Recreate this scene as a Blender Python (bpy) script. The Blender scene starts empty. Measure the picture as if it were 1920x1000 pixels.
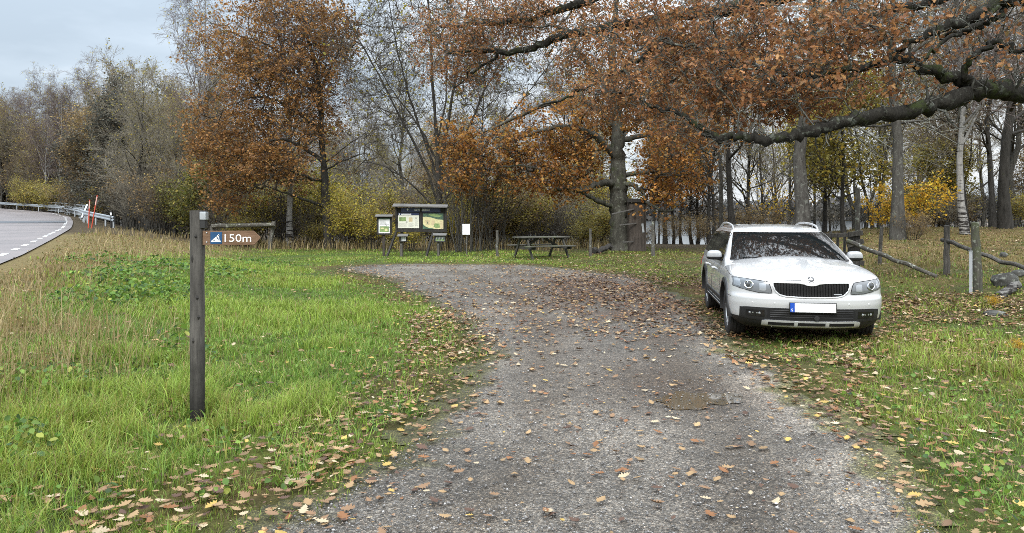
import bpy, bmesh, math, random
import numpy as np
from mathutils import Vector, Matrix

random.seed(7)
PI = math.pi
scene = bpy.context.scene
COL = scene.collection
FPX = 1400.0          # focal length in photograph pixels
CAMH = 1.6

# ------------------------------------------------------------------ helpers
def W(px, py, Y):
    """world point seen at a photograph position at distance Y"""
    return np.array([(px - 960.0) / FPX * Y, Y, CAMH - (py - 400.0) / FPX * Y])

def nrm(a):
    return a / np.maximum(np.linalg.norm(a, axis=-1, keepdims=True), 1e-9)

def smooth(x, a, b):
    t = np.clip((np.asarray(x, float) - a) / (b - a), 0, 1)
    return t * t * (3 - 2 * t)

def vnoise(x, y, s, seed=0):
    """smooth value noise in 0..1"""
    x = np.asarray(x, float) * s + 1000.3; y = np.asarray(y, float) * s + 1000.7
    ix = np.floor(x).astype(np.int64); iy = np.floor(y).astype(np.int64)
    fx = x - ix; fy = y - iy
    fx = fx * fx * (3 - 2 * fx); fy = fy * fy * (3 - 2 * fy)
    def h(a, b):
        n = (a * 374761393 + b * 668265263 + seed * 974634721) & 0x7fffffff
        n = ((n ^ (n >> 13)) * 1274126177) & 0x7fffffff
        return ((n ^ (n >> 16)) & 0xffff) / 65535.0
    return (h(ix, iy) * (1 - fx) + h(ix + 1, iy) * fx) * (1 - fy) + (h(ix, iy + 1) * (1 - fx) + h(ix + 1, iy + 1) * fx) * fy

def fnoise(x, y, s, seed=0):
    return (vnoise(x, y, s, seed) + .5 * vnoise(x, y, s * 2.1, seed + 1) + .25 * vnoise(x, y, s * 4.3, seed + 2)) / 1.75

def mesh_np(name, V, faces, col=None, mats=(), smooth_=False, mi=None):
    """faces: list of int arrays (n,k)"""
    me = bpy.data.meshes.new(name)
    V = np.asarray(V, np.float32)
    faces = [np.asarray(f, np.int32) for f in faces if len(f)]
    me.vertices.add(len(V)); me.vertices.foreach_set('co', V.ravel())
    lv = np.concatenate([f.ravel() for f in faces])
    lt = np.concatenate([np.full(len(f), f.shape[1], np.int32) for f in faces])
    ls = np.concatenate([[0], np.cumsum(lt)[:-1]]).astype(np.int32)
    me.loops.add(len(lv)); me.loops.foreach_set('vertex_index', lv)
    me.polygons.add(len(lt)); me.polygons.foreach_set('loop_start', ls); me.polygons.foreach_set('loop_total', lt)
    if smooth_:
        me.polygons.foreach_set('use_smooth', np.ones(len(lt), bool))
    if mi is not None:
        me.polygons.foreach_set('material_index', np.asarray(mi, np.int32))
    if col is not None:
        a = me.attributes.new('col', 'FLOAT_COLOR', 'POINT')
        c = np.ones((len(V), 4), np.float32); c[:, :3] = col
        a.data.foreach_set('color', c.ravel())
    for m in mats:
        me.materials.append(m)
    me.update(calc_edges=True)
    return me

def link(name, data, parent=None, loc=None, rotz=0.0):
    o = bpy.data.objects.new(name, data); COL.objects.link(o)
    if parent is not None: o.parent = parent
    if loc is not None: o.location = loc
    if rotz: o.rotation_euler = (0, 0, rotz)
    return o

def tag(o, label, cat, group=None, kind=None):
    if label: o['label'] = label
    if cat: o['category'] = cat
    if group: o['group'] = group
    if kind: o['kind'] = kind
    return o

def thing(name, label, cat, loc=(0, 0, 0), group=None, rotz=0.0):
    o = link(name, None, None, tuple(float(v) for v in loc), rotz)
    o.empty_display_size = .2
    return tag(o, label, cat, group)

def dup(root, loc, rotz, scale=None, label=None, group=None, rx=0, ry=0):
    r = root.copy(); COL.objects.link(r); r.location = tuple(float(v) for v in loc); r.rotation_euler = (rx, ry, rotz)
    if scale is not None: r.scale = (scale,) * 3 if np.isscalar(scale) else tuple(scale)
    if label: r['label'] = label
    if group: r['group'] = group
    for ch in list(root.children):
        c = ch.copy(); COL.objects.link(c); c.parent = r
        for g in ch.children:
            d = g.copy(); COL.objects.link(d); d.parent = c
    return r

class MB:
    """collects boxes, bars, tubes, prisms; build() links them as one mesh"""
    def __init__(self): self.V = []; self.F = []; self.M = []
    def add(self, V, F, m=0):
        o = len(self.V); self.V += [tuple(float(c) for c in v) for v in V]
        self.F += [tuple(i + o for i in f) for f in F]; self.M += [m] * len(F); return self
    def box(self, c, s, rot=None, m=0):
        c = Vector(c); P = []
        for dx in (-.5, .5):
            for dy in (-.5, .5):
                for dz in (-.5, .5):
                    v = Vector((dx * s[0], dy * s[1], dz * s[2]))
                    if rot is not None: v = rot @ v
                    P.append(c + v)
        return self.add(P, [(0, 1, 3, 2), (4, 6, 7, 5), (0, 4, 5, 1), (2, 3, 7, 6), (0, 2, 6, 4), (1, 5, 7, 3)], m)
    def bar(self, a, b, w, h, up=(0, 0, 1), m=0):
        a = Vector(a); b = Vector(b); d = (b - a)
        L = d.length; d.normalize(); u = Vector(up)
        x = d.cross(u)
        if x.length < 1e-4: x = d.cross(Vector((1, 0, 0)))
        x.normalize(); z = x.cross(d)
        R = Matrix((x, d, z)).transposed()
        return self.box((a + b) / 2, (w, L, h), R, m)
    def tube(self, pts, rad, n=10, m=0, cap=True):
        pts = [Vector(p) for p in pts]
        if np.isscalar(rad): rad = [rad] * len(pts)
        ref = None; V = []; F = []
        for i, p in enumerate(pts):
            d = (pts[min(i + 1, len(pts) - 1)] - pts[max(i - 1, 0)]).normalized()
            if ref is None:
                ref = d.orthogonal().normalized()
            u = (ref - d * ref.dot(d)).normalized(); ref = u; v = d.cross(u)
            for k in range(n):
                a = 2 * PI * k / n
                V.append(p + (u * math.cos(a) + v * math.sin(a)) * rad[i])
        for i in range(len(pts) - 1):
            for k in range(n):
                F.append((i * n + k, i * n + (k + 1) % n, (i + 1) * n + (k + 1) % n, (i + 1) * n + k))
        if cap:
            F.append(tuple(reversed(range(n)))); F.append(tuple((len(pts) - 1) * n + k for k in range(n)))
        return self.add(V, F, m)
    def prism(self, outline, fn, t0, t1, m=0):
        """outline: list of (a,b); fn(a,b,t)->point; closed solid between t0 and t1"""
        n = len(outline)
        V = [fn(a, b, t0) for a, b in outline] + [fn(a, b, t1) for a, b in outline]
        F = [tuple(reversed(range(n))), tuple(n + k for k in range(n))]
        F += [(k, (k + 1) % n, n + (k + 1) % n, n + k) for k in range(n)]
        return self.add(V, F, m)
    def build(self, name, mats, parent=None, origin=(0, 0, 0), bevel=0, smooth_=False, segs=1):
        if not isinstance(mats, (list, tuple)): mats = [mats]
        me = bpy.data.meshes.new(name)
        o = Vector(tuple(float(v) for v in origin))
        me.from_pydata([Vector(v) - o for v in self.V], [], self.F)
        for m in mats: me.materials.append(m)
        me.polygons.foreach_set('material_index', self.M)
        bm = bmesh.new(); bm.from_mesh(me)
        bmesh.ops.recalc_face_normals(bm, faces=bm.faces)
        if bevel:
            bmesh.ops.bevel(bm, geom=[e for e in bm.edges if len(e.link_faces) == 2 and e.calc_face_angle(0) > .5], offset=bevel, segments=segs, affect='EDGES', clamp_overlap=True)
        bm.to_mesh(me); bm.free()
        if smooth_:
            me.polygons.foreach_set('use_smooth', [True] * len(me.polygons))
            try: me.set_sharp_from_angle(angle=math.radians(40))
            except Exception: pass
        me.update()
        return link(name, me, parent, None if parent is not None else tuple(o))

# ------------------------------------------------------------------ materials
class NT:
    def __init__(self, name):
        self.m = bpy.data.materials.new(name); self.m.use_nodes = True
        self.t = self.m.node_tree; self.t.nodes.clear()
        self.out = self.t.nodes.new('ShaderNodeOutputMaterial')
        self.bsdf = self.t.nodes.new('ShaderNodeBsdfPrincipled')
        self.t.links.new(self.bsdf.outputs[0], self.out.inputs[0])
    def n(self, typ, **kw):
        nd = self.t.nodes.new('ShaderNode' + typ)
        for k, v in kw.items():
            if hasattr(nd, k) and k not in nd.inputs: setattr(nd, k, v)
        return nd
    def l(self, a, b): self.t.links.new(a, b)
    def coord(self, kind='Object', scale=(1, 1, 1)):
        tc = self.n('TexCoord'); mp = self.n('Mapping'); mp.inputs['Scale'].default_value = scale
        self.l(tc.outputs[kind], mp.inputs[0]); return mp.outputs[0]
    def pos(self, scale=(1, 1, 1)):
        g = self.n('NewGeometry'); mp = self.n('Mapping'); mp.inputs['Scale'].default_value = scale
        self.l(g.outputs['Position'], mp.inputs[0]); return mp.outputs[0]
    def noise(self, vec, scale, detail=4, rough=.6):
        nd = self.n('TexNoise'); nd.inputs['Scale'].default_value = scale; nd.inputs['Detail'].default_value = detail; nd.inputs['Roughness'].default_value = rough
        self.l(vec, nd.inputs['Vector']); return nd.outputs['Fac']
    def vor(self, vec, scale, feature='F1'):
        nd = self.n('TexVoronoi'); nd.feature = feature; nd.inputs['Scale'].default_value = scale
        self.l(vec, nd.inputs['Vector']); return nd
    def ramp(self, fac, stops):
        nd = self.n('ValToRGB'); e = nd.color_ramp.elements
        while len(e) < len(stops): e.new(.5)
        for i, (p, c) in enumerate(stops):
            e[i].position = p; e[i].color = (c, c, c, 1) if np.isscalar(c) else (*c, 1)
        self.l(fac, nd.inputs[0]); return nd.outputs[0]
    def mix(self, fac, a, b, mode='MIX'):
        nd = self.n('Mix'); nd.data_type = 'RGBA'; nd.blend_type = mode
        for sock, v in ((nd.inputs[0], fac), (nd.inputs[6], a), (nd.inputs[7], b)):
            if isinstance(v, bpy.types.NodeSocket): self.l(v, sock)
            elif np.isscalar(v): sock.default_value = v if sock.type == 'VALUE' else (v, v, v, 1)
            else: sock.default_value = (*v, 1)
        return nd.outputs[2]
    def math(self, op, a, b=0.0):
        nd = self.n('Math'); nd.operation = op
        for s, v in ((nd.inputs[0], a), (nd.inputs[1], b)):
            if isinstance(v, bpy.types.NodeSocket): self.l(v, s)
            else: s.default_value = v
        return nd.outputs[0]
    def attr(self, name='col'):
        nd = self.n('Attribute'); nd.attribute_name = name; return nd.outputs['Color']
    def set(self, **kw):
        al = {'color': 'Base Color', 'rough': 'Roughness', 'metal': 'Metallic', 'spec': 'Specular IOR Level', 'coat': 'Coat Weight', 'coatr': 'Coat Roughness', 'normal': 'Normal', 'ior': 'IOR', 'trans': 'Transmission Weight', 'alpha': 'Alpha'}
        for k, v in kw.items():
            s = self.bsdf.inputs[al[k]]
            if isinstance(v, bpy.types.NodeSocket): self.l(v, s)
            elif k == 'color': s.default_value = (*v, 1)
            else: s.default_value = v
        return self
    def bump(self, h, strength=.5, dist=.01, prev=None):
        nd = self.n('Bump'); nd.inputs['Strength'].default_value = strength; nd.inputs['Distance'].default_value = dist
        self.l(h, nd.inputs['Height'])
        if prev is not None: self.l(prev, nd.inputs['Normal'])
        return nd.outputs[0]

def m_plain(name, color, rough=.5, metal=0., coat=0., var=.12, scale=18, bump=0.0):
    t = NT(name); v = t.coord()
    f = t.noise(v, scale, 5)
    c = t.ramp(f, [(.3, tuple(x * (1 - var) for x in color)), (.7, tuple(min(1, x * (1 + var)) for x in color))])
    t.set(color=c, rough=rough, metal=metal, coat=coat)
    if bump: t.set(normal=t.bump(f, .5, bump))
    return t.m

def m_leaf(name, transl=.35, rough=.55, spec=.3, var=.0):
    t = NT(name); c = t.attr()
    t.set(color=c, rough=rough, spec=spec)
    tr = t.n('BsdfTranslucent'); t.l(c, tr.inputs[0])
    mx = t.n('MixShader'); mx.inputs[0].default_value = transl
    t.l(t.bsdf.outputs[0], mx.inputs[1]); t.l(tr.outputs[0], mx.inputs[2]); t.l(mx.outputs[0], t.out.inputs[0])
    return t.m

def m_wood(name, dark, light, moss=None, mossamt=.0, axis='Z', rough=.85, grain=1.0, lichen=None):
    """weathered wood or bark: fibres stretched along one axis, moss or lichen patches"""
    t = NT(name)
    k = 9.0 * grain
    sc = {'X': (k * .1, k, k), 'Y': (k, k * .1, k), 'Z': (k, k, k * .1)}[axis]
    v = t.coord(scale=sc); w = t.coord()
    f = t.noise(v, 3.0, 6, .7); g = t.noise(w, 2.2, 4); h = t.noise(w, 30, 3)
    c = t.ramp(f, [(.32, dark), (.68, light)])
    c = t.mix(t.ramp(g, [(.35, 0.0), (.7, .55)]), c, tuple(x * .55 for x in dark))
    if moss is not None:
        fac = t.ramp(t.noise(w, 3.1, 6, .7), [(.62 - mossamt * .5, 0.0), (.72 - mossamt * .5, .9)])
        c = t.mix(fac, c, moss)
    if lichen is not None:
        fac = t.ramp(t.noise(w, 13, 4, .6), [(.58, 0.0), (.63, .85)])
        c = t.mix(fac, c, lichen)
    t.set(color=c, rough=rough, spec=.2, normal=t.bump(h, .35, .006, t.bump(f, .7, .012)))
    return t.m

def m_bark(name, dark, light, moss=None, mossamt=0., lichen=None, scale=1.0, birch=False):
    t = NT(name)
    w = t.coord(); v = t.coord(scale=(6 * scale, 6 * scale, 1.2 * scale))
    f = t.noise(v, 1.6, 7, .72)
    vo = t.vor(v, 1.5); vd = vo.outputs['Distance']
    c = t.ramp(f, [(.3, dark), (.66, light)])
    if birch:
        hz = t.coord(scale=(1.2, 1.2, 9)); q = t.noise(hz, 1.6, 5, .7)
        z = t.n('SeparateXYZ'); tc = t.n('TexCoord'); t.l(tc.outputs['Object'], z.inputs[0])
        low = t.ramp(t.math('MULTIPLY', z.outputs[2], .25), [(0.0, .16), (.6, 0.0)])
        thr = t.math('ADD', q, low)
        c = t.mix(t.ramp(thr, [(.58, 0.0), (.64, 1.0)]), c, (.025, .022, .02))
    if moss is not None:
        c = t.mix(t.ramp(t.noise(w, 1.7, 7, .75), [(.66 - mossamt * .5, 0.0), (.76 - mossamt * .5, .9)]), c, moss)
    if lichen is not None:
        c = t.mix(t.ramp(t.noise(w, 7, 5, .65), [(.57, 0.0), (.64, .8)]), c, lichen)
    t.set(color=c, rough=.9, spec=.15, normal=t.bump(vd, .6, .03, t.bump(f, .8, .03)))
    return t.m

def text_mesh(txt, size, depth=.0015, bold=0.0):
    cu = bpy.data.curves.new('lettering', 'FONT'); cu.body = txt; cu.size = size; cu.extrude = depth; cu.offset = bold
    cu.resolution_u = 3
    ob = bpy.data.objects.new('lettering', cu); COL.objects.link(ob)
    dg = bpy.context.evaluated_depsgraph_get(); dg.update()
    me = bpy.data.meshes.new_from_object(ob.evaluated_get(dg))
    bpy.data.objects.remove(ob); bpy.data.curves.remove(cu)
    return me

# ------------------------------------------------------------------ terrain
ROAD_Y = [-60, -20, 0, 8, 14.7, 26, 39.7, 50.6, 70, 85, 100, 125, 160, 220]
ROAD_X = [-14, -7.5, -6.0, -7.6, -10.2, -16.2, -23.6, -29.9, -41.6, -52.5, -69, -103, -160, -265]
ROAD_Z = [0, 0, .08, .36, .55, .64, .75, .95, 1.2, 1.6, 2.2, 2.9, 3.4, 4.0]
def road_x(y): return np.interp(y, ROAD_Y, ROAD_X)
def road_z(y): return np.interp(y, ROAD_Y, ROAD_Z)

def ground(x, y):
    x = np.asarray(x, float); y = np.asarray(y, float)
    d = (x - road_x(y)) * .88
    zr = road_z(y)
    wid = np.interp(y, [0, 8, 16, 40, 70], [3.5, 4.6, 6.5, 9, 10])
    side = smooth(d, .8, 1.0 * wid)
    u = x / np.maximum(y, 2.0)
    hill = smooth(u, .30, .50) * (.03 * np.clip(y - 10, 0, 60) + .028 * np.clip(x - 4, 0, 40))
    hill = 1.35 * (1 - np.exp(-hill / 1.35)) * (1 - .8 * smooth(y, 52, 85))
    left = smooth(u, -.16, -.34)
    base = -3.2 * smooth(y, 37, 74) * (1 - left) - 1.2 * left * smooth(y, 38, 60) * (1 - smooth(y, 90, 140))
    und = .05 * (vnoise(x, y, .35, 5) - .5) * smooth(np.hypot(x - 1.5, y - 8), 5, 10)
    far = smooth(y, 330, 430) * 6.0
    base = base * (1 - .0 * hill) + hill + und + far
    low = base
    return zr * (1 - side) + low * side

def G(px, py):
    """ground point seen at a photograph position"""
    Y = 4.0; k = (py - 400.0) / FPX; q = (px - 960.0) / FPX
    best = None
    for Y in np.concatenate([np.arange(2.5, 40, .02), np.arange(40, 200, .2)]):
        if CAMH - k * Y <= float(ground(q * Y, Y)):
            best = Y; break
    Y = best if best is not None else 60.0
    return np.array([q * Y, Y, float(ground(q * Y, Y))])

def GY(px, Y):
    x = (px - 960.0) / FPX * Y
    return np.array([x, Y, float(ground(x, Y))])

# gravel drive outline in plan
def flat(px, py): 
    Y = CAMH * FPX / (py - 400.0); return ((px - 960.0) / FPX * Y, Y)
_dl = [flat(*p) for p in [(480, 1000), (640, 920), (760, 835), (835, 760), (885, 700), (903, 650), (885, 612), (835, 572), (775, 543), (700, 517), (632, 503)]]
_dt = [flat(*p) for p in [(660, 499), (700, 497), (800, 496), (900, 496), (1000, 498), (1090, 506)]]
_dr = [flat(*p) for p in [(1180, 520), (1240, 540), (1290, 570), (1330, 610), (1372, 648), (1430, 700), (1510, 745), (1575, 790), (1650, 840), (1710, 910), (1775, 1000)]]
DRIVE = np.array([(-4.2, -14), (-3.2, -4), (-1.9, 1.0)] + _dl + _dt + _dr + [(2.5, 1.0), (3.6, -4), (4.5, -14)])
_d0 = DRIVE; _d1 = np.roll(DRIVE, -1, axis=0)
def drive_sd(x, y):
    """signed distance to the drive's outline, negative inside"""
    x = np.asarray(x, float); sh = x.shape; p = np.stack([x.ravel(), np.asarray(y, float).ravel()], 1)
    best = np.full(len(p), 1e9); ins = np.zeros(len(p), bool)
    for a, b in zip(_d0, _d1):
        e = b - a; w = p - a
        t = np.clip((w @ e) / (e @ e), 0, 1)
        best = np.minimum(best, np.hypot(*(w - t[:, None] * e).T))
        c = ((a[1] <= p[:, 1]) != (b[1] <= p[:, 1]))
        if e[1] != 0: ins ^= c & (p[:, 0] < a[0] + (p[:, 1] - a[1]) / e[1] * e[0])
    return np.where(ins, -best, best).reshape(sh)

def masks(x, y):
    """plan masks for the ground cover: dry grass, brown litter, forest floor"""
    u = x / np.maximum(y, 2.)
    d = (x - road_x(y)) * .88
    n = fnoise(x, y, .5, 11)
    dry = smooth(d + (n - .5) * 3.0, np.interp(y, [4, 10, 20, 40], [1.9, 2.6, 4.3, 12]), np.interp(y, [4, 10, 20, 40], [.8, 1.0, 1.9, 7]))
    dry = np.where(u < -.2, dry, 0)
    far = smooth(y + (n - .5) * 5, 30.5, 35.5)
    right = smooth(u, .22, .34) * smooth(x, 1.2, 2.2)
    litter = np.clip(right * (.45 + .9 * (n - .4)) + smooth(y, 17, 23) * smooth(u, .0, .14) * .55, 0, 1)
    br = np.exp(-((x - 2.7) / 2.6) ** 2 - ((y - 15.5) / 4.6) ** 2)      # brown carpet of leaves by the car
    sde = drive_sd(x, y); lb = np.exp(-((sde - .45) / .5) ** 2) * (x < 1.2) * smooth(fnoise(x, y, 1.3, 12), .25, .5)   # leafy strip along the left edge of the drive
    litter = litter * (1 - .75 * smooth(u, .40, .52) * smooth(y, 11, 8.5))
    litter = np.clip(litter + .9 * br + .75 * lb, 0, 1)
    return dry, litter, far, n
# ------------------------------------------------------------------ branches and leaves
def tubes(P, Rr, n):
    """P (B,K,3), Rr (B,K) -> verts, quads"""
    B, K, _ = P.shape
    T = np.gradient(P, axis=1); T = nrm(T)
    mt = nrm(P[:, -1] - P[:, 0])
    ref = np.where((np.abs(mt[:, 2:3]) < .8), np.array([[0, 0, 1.]]), np.array([[1., 0, 0]]))[:, None, :]
    U = nrm(np.cross(T, np.broadcast_to(ref, T.shape))); Vv = np.cross(T, U)
    a = np.arange(n) * 2 * PI / n
    V = P[:, :, None, :] + Rr[:, :, None, None] * (U[:, :, None, :] * np.cos(a)[None, None, :, None] + Vv[:, :, None, :] * np.sin(a)[None, None, :, None])
    idx = np.arange(B * K * n).reshape(B, K, n)
    nx = np.roll(idx, -1, axis=2)
    Q = np.stack([idx[:, :-1], nx[:, :-1], nx[:, 1:], idx[:, 1:]], -1).reshape(-1, 4)
    return V.reshape(-1, 3), Q

def merge(parts):
    """list of (V, faces list, col or None)"""
    V = []; F = {}; C = []; o = 0
    for p in parts:
        v, fs = p[0], p[1]
        V.append(v); C.append(p[2] if len(p) > 2 and p[2] is not None else np.ones((len(v), 3)))
        for f in (fs if isinstance(fs, list) else [fs]):
            f = np.asarray(f); F.setdefault(f.shape[1], []).append(f + o)
        o += len(v)
    return np.concatenate(V), [np.concatenate(x) for x in F.values()], np.concatenate(C)

def spawn(rng, P, Rr, n, t0, t1, ang, asd, l0, l1, K, wig, up, ratio=.6, rmin=.006, taper=.4, endr=.3, droop=0.):
    B, K0 = P.shape[:2]; tot = B * n
    pi = np.repeat(np.arange(B), n)
    t = t0 + (t1 - t0) * ((np.tile(np.arange(n), B) + rng.random(tot)) / n)
    s = np.minimum(t * (K0 - 1), K0 - 1.001); i = s.astype(int); f = (s - i)[:, None]
    st = P[pi, i] * (1 - f) + P[pi, i + 1] * f
    tan = nrm(P[pi, i + 1] - P[pi, i])
    r0 = Rr[pi, i] * (1 - f[:, 0]) + Rr[pi, i + 1] * f[:, 0]
    rnd = rng.normal(size=(tot, 3)); perp = nrm(rnd - (rnd * tan).sum(1, keepdims=True) * tan)
    a = rng.normal(ang, asd, tot)[:, None]
    d = np.cos(a) * tan + np.sin(a) * perp
    Lp = np.linalg.norm(np.diff(P, axis=1), axis=2).sum(1)[pi]
    L = Lp * rng.uniform(l0, l1, tot) * (1 - taper * t)
    out = np.empty((tot, K, 3)); out[:, 0] = st; st_ = L[:, None] / (K - 1)
    for k in range(1, K):
        out[:, k] = out[:, k - 1] + d * st_
        d = nrm(d + rng.normal(size=(tot, 3)) * wig + np.array([0, 0, up - droop * k]))
    rs = np.maximum(r0 * ratio, rmin)
    rad = rs[:, None] * np.linspace(1, endr, K)[None]
    return out, np.maximum(rad, rmin * .55)

def stem_poly(rng, base, top, K, wig, r0, r1):
    t = np.linspace(0, 1, K)[:, None]
    P = np.asarray(base) * (1 - t) + np.asarray(top) * t
    w = np.cumsum(rng.normal(size=(K, 3)) * wig, axis=0); w -= w[0]; w[:, 2] *= .2
    P = P + w
    rad = r0 + (r1 - r0) * t[:, 0] ** .8
    rad[0] *= 1.35
    return P, rad

# leaf templates: verts (n,3) along +y, width x, plus faces
LEAF4 = (np.array([(0, 0, 0), (.42, .5, .05), (0, 1, 0), (-.42, .5, .05)]) - [0, .5, 0], np.array([(0, 1, 2, 3)]))
LEAF6 = (np.array([(0, 0, 0), (.30, .3, .07), (.36, .7, .04), (0, 1, -.06), (-.36, .7, .04), (-.30, .3, .07)]) - [0, .5, 0], np.array([(0, 1, 2, 3), (0, 3, 4, 5)]))
def lobed(widths, curl=0.2, bend=.2, twist=0.):
    n = len(widths); y = np.linspace(0, 1, n)
    V = []
    for i in range(n):
        w = widths[i]; yy = y[i]
        for s in (-1, 0, 1):
            x = s * w
            V.append((x, yy - .5, curl * w * abs(s) * (1 if s else 0) + bend * (yy - .5) ** 2 * 4 * .25 + twist * x * (yy - .5)))
    F = []
    for i in range(n - 1):
        for k in (0, 1):
            a = i * 3 + k
            F.append((a, a + 1, a + 4, a + 3))
    return np.array(V), np.array(F)
OAK = [.02, .04, .19, .11, .29, .15, .38, .20, .30, .16, .14, .02]
MAPLE = [.02, .26, .16, .46, .20, .40, .14, .20, .03]
OAKLEAF = lobed(OAK, .25, .3); OAK_S = lobed([.03, .2, .12, .33, .18, .34, .15, .02], .3, .2)

def leaves(rng, C, size, tmpl, pal, up=0.0, jit=.25, colmul=None, flat=0.0):
    """C (N,3) leaf centres -> verts, faces, colours; pal: list of (weight,(r,g,b))"""
    N = len(C); T, F = tmpl; k = len(T)
    nr = rng.normal(size=(N, 3)); nr[:, 2] = np.abs(nr[:, 2]) + up; nr = nrm(nr)
    a = nrm(np.cross(nr, rng.normal(size=(N, 3)))); b = np.cross(nr, a)
    s = size * rng.uniform(.45, 1.45, N)
    V = C[:, None, :] + s[:, None, None] * (T[None, :, 0:1] * a[:, None] + T[None, :, 1:2] * b[:, None] + T[None, :, 2:3] * nr[:, None])
    idx = (np.arange(N) * k)[:, None, None] + F[None]
    w = np.array([p[0] for p in pal], float); w /= w.sum()
    c = np.array([p[1] for p in pal])[rng.choice(len(pal), N, p=w)]
    c = c * (1 + jit * rng.normal(size=(N, 1))).clip(.45, 1.8)
    if colmul is not None: c = c * colmul[:, None]
    return V.reshape(-1, 3), [idx.reshape(-1, F.shape[1])], np.repeat(c.clip(.004, .9), k, axis=0)

def catmull(P, m):
    P = np.asarray(P, float); n = len(P)
    Q = np.concatenate([[2 * P[0] - P[1]], P, [2 * P[-1] - P[-2]]])
    out = []
    for i in range(n - 1):
        p0, p1, p2, p3 = Q[i:i + 4]
        for t in np.arange(m) / m:
            out.append(.5 * (2 * p1 + (p2 - p0) * t + (2 * p0 - 5 * p1 + 4 * p2 - p3) * t * t + (3 * p1 - p0 - 3 * p2 + p3) * t ** 3))
    out.append(P[-1]); return np.array(out)

def grow(rng, limbs, attr, rt=.007, expo=2.35, wander=.14, droop=0.0, pen=.12, mid=4, dens=5, jit=.03):
    """limbs: list of (pts (n,3), r0, r1); attr: attractor points. -> limb tubes, branch tubes, end points + end directions"""
    NMAX = sum(len(l[0]) * dens for l in limbs) + len(attr) * mid + 10
    N = np.zeros((NMAX, 3)); par = np.full(NMAX, -1); depth = np.zeros(NMAX); rad = np.zeros(NMAX); D = np.zeros((NMAX, 3)); n = 0
    limb_out = []
    for li, (pts, r0, r1) in enumerate(limbs):
        P = catmull(pts, dens)
        P[1:-1] += rng.normal(size=P[1:-1].shape) * jit
        k = len(P); rr = r0 + (r1 - r0) * np.linspace(0, 1, k) ** .85
        rr = rr * (1 + .08 * rng.normal(size=k)).clip(.8, 1.25)
        if li == 0: rr[0] *= 1.5; rr[1] *= 1.22
        N[n:n + k] = P; rad[n:n + k] = rr; par[n + 1:n + k] = np.arange(n, n + k - 1)
        D[n:n + k] = nrm(np.gradient(P, axis=0))
        if li: 
            dd = np.linalg.norm(N[:n] - P[0], axis=1); par[n] = int(dd.argmin())
        L0 = depth[par[n]] if par[n] >= 0 else 0
        depth[n:n + k] = L0 + np.concatenate([[0], np.cumsum(np.linalg.norm(np.diff(P, axis=0), axis=1))])
        limb_out.append((P, rr)); n += k
    nl = n
    A = np.asarray(attr)
    if len(A):
        dmin = np.full(len(A), 1e9)
        for q in range(0, nl, 1): dmin = np.minimum(dmin, np.linalg.norm(A - N[q], axis=1))
        A = A[np.argsort(dmin)]
    br = []
    for p in A:
        d = np.linalg.norm(N[:n] - p, axis=1)
        v = (p - N[:n]) / np.maximum(d, 1e-6)[:, None]
        c = d * (1.25 - .35 * (v * D[:n]).sum(1)) + pen * depth[:n]
        c[d < .05] += 5
        j = int(c.argmin()); b = N[j]; L = d[j]
        q1 = b + D[j] * L * .30 + rng.normal(size=3) * L * wander + np.array([0, 0, .10 * L])
        ids = [j]
        ts = np.arange(1, mid + 1) / mid
        for t in ts:
            x = (1 - t) ** 2 * b + 2 * t * (1 - t) * q1 + t * t * p
            if t < 1: x = x + rng.normal(size=3) * L * .03
            N[n] = x; par[n] = ids[-1]; depth[n] = depth[ids[-1]] + L / mid; D[n] = nrm(x - N[ids[-1]]); ids.append(n); n += 1
        br.append(ids)
    R2 = np.zeros(n)
    for i in range(n - 1, nl - 1, -1):
        if R2[i] == 0: R2[i] = rt ** expo
        if par[i] >= nl: R2[par[i]] += R2[i]
    r = R2 ** (1 / expo)
    BP = np.array([N[i] for i in br]) if br else np.zeros((0, mid + 1, 3))
    BR = np.array([[min(r[i[1]] * 1.15, (rad[i[0]] if i[0] < nl else r[i[0]]))] + [r[k] for k in i[1:]] for i in br]) if br else np.zeros((0, mid + 1))
    ends = BP[:, -1]; ed = nrm(BP[:, -1] - BP[:, -2])
    return limb_out, (BP, BR), ends, ed

def limb_mesh(limbs, n=12):
    parts = []
    rg_ = np.random.default_rng(len(limbs))
    for P, rr in limbs:
        V, Q = tubes(P[None], rr[None], n)
        ax = np.repeat(P, n, 0); V = ax + (V - ax) * (1 + .075 * rg_.normal(size=(len(V), 1)))
        parts.append((V, Q, None))
    return parts

def branch_parts(BP, BR, big=.045):
    parts = []
    m = BR[:, 0] > big
    if m.any(): parts.append((*tubes(BP[m], BR[m], 7), None))
    if (~m).any(): parts.append((*tubes(BP[~m], BR[~m], 4), None))
    return parts

def twigs(rng, ends, ed, n, L, spread, r, K=3, droop=0.):
    N = len(ends)
    d = nrm(np.repeat(ed, n, 0) + rng.normal(size=(N * n, 3)) * spread)
    l = L * rng.uniform(.5, 1.2, N * n)
    P = np.empty((N * n, K, 3)); P[:, 0] = np.repeat(ends, n, 0)
    for k in range(1, K):
        P[:, k] = P[:, k - 1] + d * (l / (K - 1))[:, None]
        d = nrm(d + rng.normal(size=d.shape) * .25 + np.array([0, 0, -droop]))
    R_ = np.broadcast_to(np.linspace(r, r * .5, K), (N * n, K))
    return P, R_

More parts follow.
